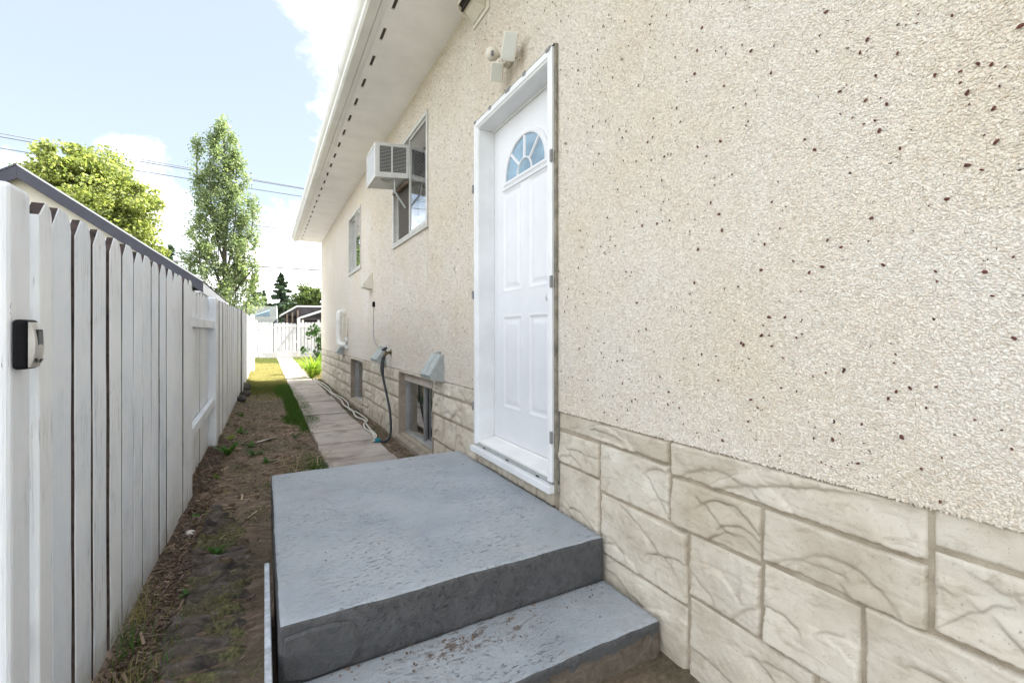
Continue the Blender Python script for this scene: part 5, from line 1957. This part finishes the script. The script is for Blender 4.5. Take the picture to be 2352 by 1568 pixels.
# straw, mulch and leaf litter
def litter(name, n, xf, yf, lx, wd, mat, seed, mask=None, tilt=.25):
    r = np.random.default_rng(seed)
    x, y = xf(r, n), yf(r, n)
    if mask is not None:
        ok = mask(x, y, r)
        x, y = x[ok], y[ok]
    n = len(x)
    z = ground_h(x, y)
    onp = (x > .49) & (x < 1.1) & (y > 3.1)
    z = np.where(onp, GZ + .012, z)
    L = lx * r.gamma(3, .33, n)
    w = wd * r.uniform(.5, 1.4, n)
    a = r.uniform(0, 6.283, n)
    ca, sa = np.cos(a), np.sin(a)
    el = r.uniform(-tilt, tilt, n)
    v = np.empty((n, 8, 3))
    for k_, (s, q, hh) in enumerate(((-1, -1, 0), (1, -1, 0), (1, 1, 0), (-1, 1, 0), (-1, -1, 1), (1, -1, 1), (1, 1, 1), (-1, 1, 1))):
        v[:, k_, 0] = x + ca * s * L / 2 - sa * q * w / 2
        v[:, k_, 1] = y + sa * s * L / 2 + ca * q * w / 2
        v[:, k_, 2] = z + .002 + s * el * L / 2 + np.abs(el) * L / 2 + hh * w * .45
    b = (np.arange(n) * 8)[:, None]
    f = np.concatenate([b + np.array(q)[None] for q in ((4, 5, 6, 7), (0, 1, 5, 4), (1, 2, 6, 5), (2, 3, 7, 6), (3, 0, 4, 7))], 1).reshape(-1, 4)
    t = np.clip(r.normal(.5, .28, n), 0, 1)
    return tag(link(name, np_mesh(name, v.reshape(-1, 3), f, mat, np.repeat(t, 8))), kind='stuff')


offstep = lambda x, y, r: ~((x > -.02) & (y < 3.15)) & ~((x > .5) & (x < 1.08) & (r.uniform(size=x.shape) < .93))
litter('straw', 8000, lambda r, n: r.uniform(-.45, .62, n), lambda r, n: r.uniform(2.9, 9.5, n), .045, .0022, M['straw'], 71, lambda x, y, r: offstep(x, y, r) & (r.uniform(size=x.shape) < .25 + .8 * sstep(pw2(x, y), .0, .6)))
litter('mulch', 6500, lambda r, n: r.normal(-.40, .04, n), lambda r, n: r.uniform(1.4, 5.6, n), .024, .007, M['mulch'], 72, tilt=.5)
litter('mulch', 3200, lambda r, n: r.uniform(-.42, .55, n), lambda r, n: r.uniform(1.2, 9.0, n), .014, .006, M['mulch'], 73, offstep, .5)
litter('mulch', 1600, lambda r, n: r.normal(1.19, .04, n), lambda r, n: r.uniform(3.2, 12.3, n), .018, .006, M['mulch'], 74)
litter('dry_leaves', 150, lambda r, n: r.uniform(-.42, .48, n), lambda r, n: r.uniform(2.6, 9.5, n), .032, .012, M['straw'], 76, offstep, .4)
litter('straw', 260, lambda r, n: r.normal(.28, .13, n), lambda r, n: r.normal(4.35, .16, n), .08, .0035, M['straw'], 75, tilt=.5)
r = np.random.default_rng(83)
mb = MB()
for i in range(230):
    x, s_ = r.uniform(.08, 1.25), r.gamma(2.0, .00055) + .0006
    if i < 110:
        y, z = r.uniform(1.55, 3.08), -.866
        if i > 60:
            x = 1.262 - abs(r.normal(0, .012))
    else:
        y, z = 1.478 - abs(r.normal(0, .06)), -1.043
        if y < 1.2:
            continue
        s_ *= 1.5
    mb.ball((x, y, z + s_ * .4), (s_ * r.uniform(.8, 1.6), s_ * r.uniform(.8, 1.6), s_ * .6), 5, 3)
tag(mb.part('grit', M['soil'], None, fix=False), kind='stuff')
# clods of earth
r = np.random.default_rng(81)
mb = MB()
for i in range(420):
    x, y = r.uniform(-.42, .5), r.uniform(1.1, 7.5)
    if x > -.03 and y < 3.2:
        continue
    s = r.gamma(2.5, .0045) + .004
    mb.ball((x, y, float(ground_h(np.array(x), np.array(y))) + s * .2), (s * r.uniform(.8, 1.4), s * r.uniform(.8, 1.4), s * r.uniform(.5, .9)), 6, 4)
tag(mb.part('dirt_clods', M['soil'], None, fix=False), kind='stuff')

# crumpled, half buried landscape fabric between the fence and the landing
ny, nx = 330, 60
yv = np.linspace(0.85, 3.75, ny)
u = np.linspace(0, 1, nx)
Yg, U = np.meshgrid(yv, u, indexing='ij')
wf1, wf2, wf3 = Wob(91, 1.3), Wob(92, 6.5), Wob(93, 2.0)
xl_ = -.335 + .045 * wf1(Yg * 0 + 1, Yg) + .02 * wf2(Yg * 0, Yg)
xr_ = -.035 + .02 * wf1(Yg * 0 + 7, Yg) - .22 * sstep(Yg, 2.9, 3.75)
Xg = xl_ + (xr_ - xl_) * U
ph = Yg / .105 * 2 * math.pi + 3.4 * wf3(Xg * 2.2, Yg * .9) + 1.6 * wf1(Xg * 4, Yg)
fold = np.maximum(0, np.sin(ph)) ** 2.6
ph2 = Yg / .043 * 2 * math.pi + 4.0 * wf1(Xg * 3 + 2, Yg * 1.4)
edge_ = np.minimum(np.minimum(U, 1 - U) * 5, np.minimum(Yg - .85, 3.75 - Yg) * 5)
Zg = ground_h(Xg, Yg) + .002 + (.036 * fold * (.3 + .7 * sstep(wf3(Xg * 2, Yg), -.3, .4)) + 0.006 * np.sin(ph2) + .014 * wf3(Xg * 3, Yg * 1.6)) * np.clip(edge_, 0, 1) - .018 * (1 - np.clip(edge_, 0, 1)) + .022 * np.exp(-((U - .10) / .07) ** 2) * sstep(Yg, 1.6, 2.0) * (1 - sstep(Yg, 3.0, 3.4))
fab = np_mesh('landscape_fabric', np.stack([Xg, Yg, Zg], -1).reshape(-1, 3), grid_faces(ny, nx)[:, ::-1], M['fabric'], smooth=True)
tag(link('landscape_fabric', fab), 'crumpled muddy landscape fabric half buried beside the grey landing', 'landscape fabric')


def leafy(name, label, cat, c, n, L, wd, mat, seed, rise=.5, group=None, part='leaf', arch=.9):
    """rosette of separate arching leaves, each its own part"""
    r = random.Random(seed)
    z = float(ground_h(np.array(c[0]), np.array(c[1])))
    t = thing(name, label, cat, (c[0], c[1], z), group)
    metas = []
    for k_ in range(4):
        seg = 5
        vs, tt = [], []
        bend = arch * r.uniform(.7, 1.3)
        for i in range(seg + 1):
            q = i / seg
            w = wd * (math.sin(math.pi * min(1, .12 + q * .88)) ** .8) * .5
            ang = rise * 1.57 - bend * q
            px_ = sum(math.cos(rise * 1.57 - bend * (j / seg)) for j in range(i)) / seg
            pz_ = sum(math.sin(rise * 1.57 - bend * (j / seg)) for j in range(i)) / seg
            vs += [(px_, -w / L, pz_ + w / L * .3), (px_, 0, pz_), (px_, w / L, pz_ + w / L * .3)]
        fs = []
        for i in range(seg):
            for j in range(2):
                fs.append((i * 3 + j, i * 3 + 3 + j, i * 3 + 4 + j, i * 3 + 1 + j))
        tint = np.full(len(vs), r.uniform(.1, .95))
        metas.append(np_mesh('leaf', vs, fs, mat, tint, True))
    for i in range(n):
        a = i * 2.39996 + r.uniform(-.4, .4)
        rad = r.uniform(0, .3) * L * .25
        o = link(part, metas[r.randrange(4)], t, (c[0] + math.cos(a) * rad, c[1] + math.sin(a) * rad, z - .01))
        s = L * r.uniform(.55, 1.1)
        o.scale = (s, s, s)
        o.rotation_euler = (r.uniform(-.2, .2), r.uniform(-.35, .35), a)
    return t


leafy('daylily', 'clump of bright strappy daylily leaves at the house corner', 'plant', (1.10, 12.95), 120, .85, .034, M['lily'], 1, .92, arch=1.9)
leafy('daylily', 'second daylily clump just beyond the house corner', 'plant', (1.27, 13.5), 80, .75, .034, M['lily'], 2, .92, arch=1.9)
leafy('weed', 'broad leaved green weed near the second fence post', 'weed', (-.30, 4.95), 9, .17, .05, M['weed'], 3, .65)
leafy('weed', 'grey green low weed spreading in the soil below the post', 'weed', (-.08, 5.0), 16, .13, .028, M['weed'], 4, .35)
leafy('weed', 'bright feathery weed beside the dark landscape fabric', 'weed', (-.225, 2.83), 18, .075, .018, M['weed'], 5, .7)
leafy('weed', 'small bright weed nearest the camera by the fence foot', 'weed', (-.30, 2.47), 12, .055, .02, M['weed'], 6, .5)
leafy('weed', 'low weed growing against the corner of the paving', 'weed', (.42, 4.25), 16, .10, .02, M['weed'], 7, .5)
leafy('weed', 'tiny weed at the edge of the bare soil past the post', 'weed', (-.24, 6.0), 12, .11, .03, M['weed'], 8, .5)
wr = random.Random(12)
for i, (wx, wy, lb) in enumerate(((-.36, 4.2, 'small weed tucked against the inset fence bay'), (-.22, 4.55, 'small weed between the inset fence bay and the bark scrap'), (-.12, 5.35, 'small weed touching the pale bark scrap'),
                                  (-.33, 5.6, 'small weed at the foot of the fence right after the thick post'), (.30, 5.6, 'small weed by the paving edge before the lush grass'), (-.28, 7.2, 'small weed at the fence foot before the dark rocks'),
                                  (.05, 7.9, 'lone small weed in the middle of the soil beside the lush grass'), (.02, 4.6, 'small weed in the middle of the soil just beyond the landing'), (-.36, 3.4, 'small weed at the fence foot beyond the white stone'))):
    leafy('weed', lb, 'weed', (wx, wy), wr.randrange(7, 13), wr.uniform(.06, .12), wr.uniform(.018, .032), M['weed'] if i % 3 else M['lily'], 200 + i, wr.uniform(.3, .7), 'small weeds on the bare soil')
# dark shrub against the corner
sh = thing('shrub', 'dark leafy shrub standing above the daylilies at the corner', 'shrub', (1.34, 14.2, GZ))
r = np.random.default_rng(95)
cs = [(1.36 + r.normal(0, .12), 14.2 + r.normal(0, .2), GZ + z) for z in np.linspace(.25, 1.35, 16)]
pts = clump_points(cs, [(.15, .15, .12)] * 16, [26] * 16, r, .1)
crown('foliage', pts, .075, M['shrub'], sh, r)
mb = MB()
for q in range(5):
    mb.tube([(1.34, 14.2, GZ), (1.34 + r.normal(0, .05), 14.2, GZ + .6), (1.36 + r.normal(0, .12), 14.2 + r.normal(0, .15), GZ + 1.3)], [.012, .008, .004], 5)
mb.part('stem', M['bark'], sh, fix=False)


# scraps and rocks
def rock(label, c, s, seed, mat='rock', cat='rock', name='rock'):
    r = np.random.default_rng(seed)
    mb = MB().ball((0, 0, 0), 1, 12, 8)
    wv = Wob(seed, .45, 6, 3)
    mb.v = [tuple(np.array(p) * (1 + .35 * float(wv(*p))) * np.array(s)) for p in mb.v]
    z = float(ground_h(np.array(c[0]), np.array(c[1])))
    mb.v = [(p[0] + c[0], p[1] + c[1], p[2] + z + s[2] * .5) for p in mb.v]
    return tag(mb.part(name, M[mat], None, smooth=False), label, cat)


rock('large dark rock at the fence foot where the lawn begins', (-.33, 10.3), (.10, .16, .11), 1)
rock('flat dark rock just before the large one at the fence foot', (-.30, 9.5), (.09, .13, .06), 2)
rock('dark rounded rock leaning on the fence foot', (-.34, 8.7), (.07, .12, .07), 3)
rock('small white stone at the fence foot beside the landing', (-.375, 3.16), (.022, .028, .018), 4, 'paper', 'stone', 'white_stone')
mb = MB()
zz0 = float(ground_h(np.array(.02), np.array(5.55)))
mb.prism([(-.08, 5.45, zz0 + .02), (.10, 5.60, zz0 + .03), (.13, 5.66, zz0 + .025), (.05, 5.64, zz0 + .015), (-.07, 5.52, zz0 + .018)], (0, 0, .004))
tag(mb.part('wood_scrap', M['paper'], None), 'pale scrap of bark lying on the bare soil', 'scrap')

# ------------------------------------------------------------------ beyond the back fence
g2 = thing('garage', 'low building with plain grey green roof beyond the far fence', 'garage', (-3.0, 38, GZ - .1))
MB().prism([(-7.5, 36.2, GZ - .1), (0.78, 36.2, GZ - .1), (0.78, 36.2, .8), (-7.5, 36.2, .8)], (0, 4, 0)).part('wall', M['tan'], g2)
MB().prism([(-7.7, 35.9, .72), (-7.7, 38.5, 2.06), (-7.7, 41.1, .72), (-7.7, 41.1, .64), (-7.7, 38.5, 1.96), (-7.7, 35.9, .64)], (8.48, 0, 0)).part('roof', M['greyroof'], g2)
MB().prism([(.79, 35.85, .60), (.79, 35.85, .74), (.79, 38.5, 2.10), (.79, 41.1, .74), (.79, 41.1, .6), (.79, 38.5, 1.95)], (.05, 0, 0)).part('rake_board', M['alu'], g2)
MB().add([(-.75, 36.9, 1.23), (.35, 36.9, 1.23), (.35, 36.9, 1.66), (.35, 37.9, 1.77), (-.75, 37.05, 1.31)], [(0, 1, 2), (1, 3, 2), (0, 2, 3, 4), (0, 4, 3, 1)]).part('roof_wedge', plain('blue_grey_wedge', (.22, .30, .36), .8), g2)  # blue-grey wedge lying on the roof slope
b2 = thing('carport', 'brown flat roofed carport with white roof edges beyond the far fence', 'carport', (3.0, 34, GZ - .1))
MB().box(1.25, 7.0, 34.4, 38.0, GZ - .1, 1.15).part('wall', M['brown'], b2)
MB().prism([(1.06, 34.0, 1.22), (1.98, 34.0, 1.80), (7.2, 34.0, 1.86), (7.2, 34.0, 1.10), (2.05, 34.0, 1.05), (1.9, 34.0, 1.2)], (0, 3.8, 0)).part('upper_wall', M['brown'], b2)
MB().prism([(1.0, 33.9, 1.20), (1.98, 33.9, 1.83), (7.25, 33.9, 1.89), (7.25, 33.9, 1.98), (1.95, 33.9, 1.92), (.95, 33.9, 1.28)], (0, 4.0, 0)).part('roof_edge', M['alu'], b2)
MB().prism([(1.95, 32.0, .98), (2.05, 32.0, 1.10), (3.45, 32.0, 1.62), (7.0, 32.0, 1.66), (7.0, 32.0, 1.52), (3.5, 32.0, 1.50), (2.2, 32.0, 1.02)], (0, 1.6, 0)).part('lean_to_edge', M['alu'], b2)
boxo('lean_to_wall', (2.15, 7.0, 32.3, 33.6, .90, 1.05), M['brown'], b2)
for xx in (1.3, 1.62, 1.95):
    boxo('post', (xx, xx + .10, 33.8, 33.95, GZ - .1, 1.2 + (xx - 1.0) * .4), M['tan'], b2)
for xx in (2.15, 3.1, 4.2):
    boxo('post', (xx, xx + .12, 32.3, 32.42, GZ - .1, .91), M['pvc'], b2)
boxo('tan_panel', (3.12, 4.1, 32.9, 33.0, GZ - .1, .9), M['tan'], b2)

# overhead wires
for i, (za, zb_, rr, lb) in enumerate(((9.341, 8.809, .022, 'topmost overhead wire above the tree'), (9.178, 8.756, .022, 'second overhead wire, just under the topmost'), (8.648, 8.281, .022, 'single thin overhead wire in the middle'),
                                       (6.628, 6.435, .022, 'upper wire of the lower pair crossing the poplar'), (6.35, 6.224, .022, 'lower wire of the lower pair crossing the poplar'), (4.40, 4.29, .022, 'thin wire just above the lowest black cable'), (3.925, 3.88, .05, 'thick black cable, lowest over the far roofs'))):
    x0_, x1_ = -10.8, 2.0
    sl = (zb_ - za) / (x1_ - x0_)
    P = []
    for q in range(31):
        x = -60 + 110 * q / 30
        P.append((x, 30.0, za + sl * (x - x0_) + .0006 * ((x + 4) ** 2) * (1 if abs(x + 4) < 60 else 1)))
    tag(MB().tube(P, rr, 5).part('overhead_wire', M['wire'], None, fix=False), lb, 'wire', 'overhead wires across the back lane')
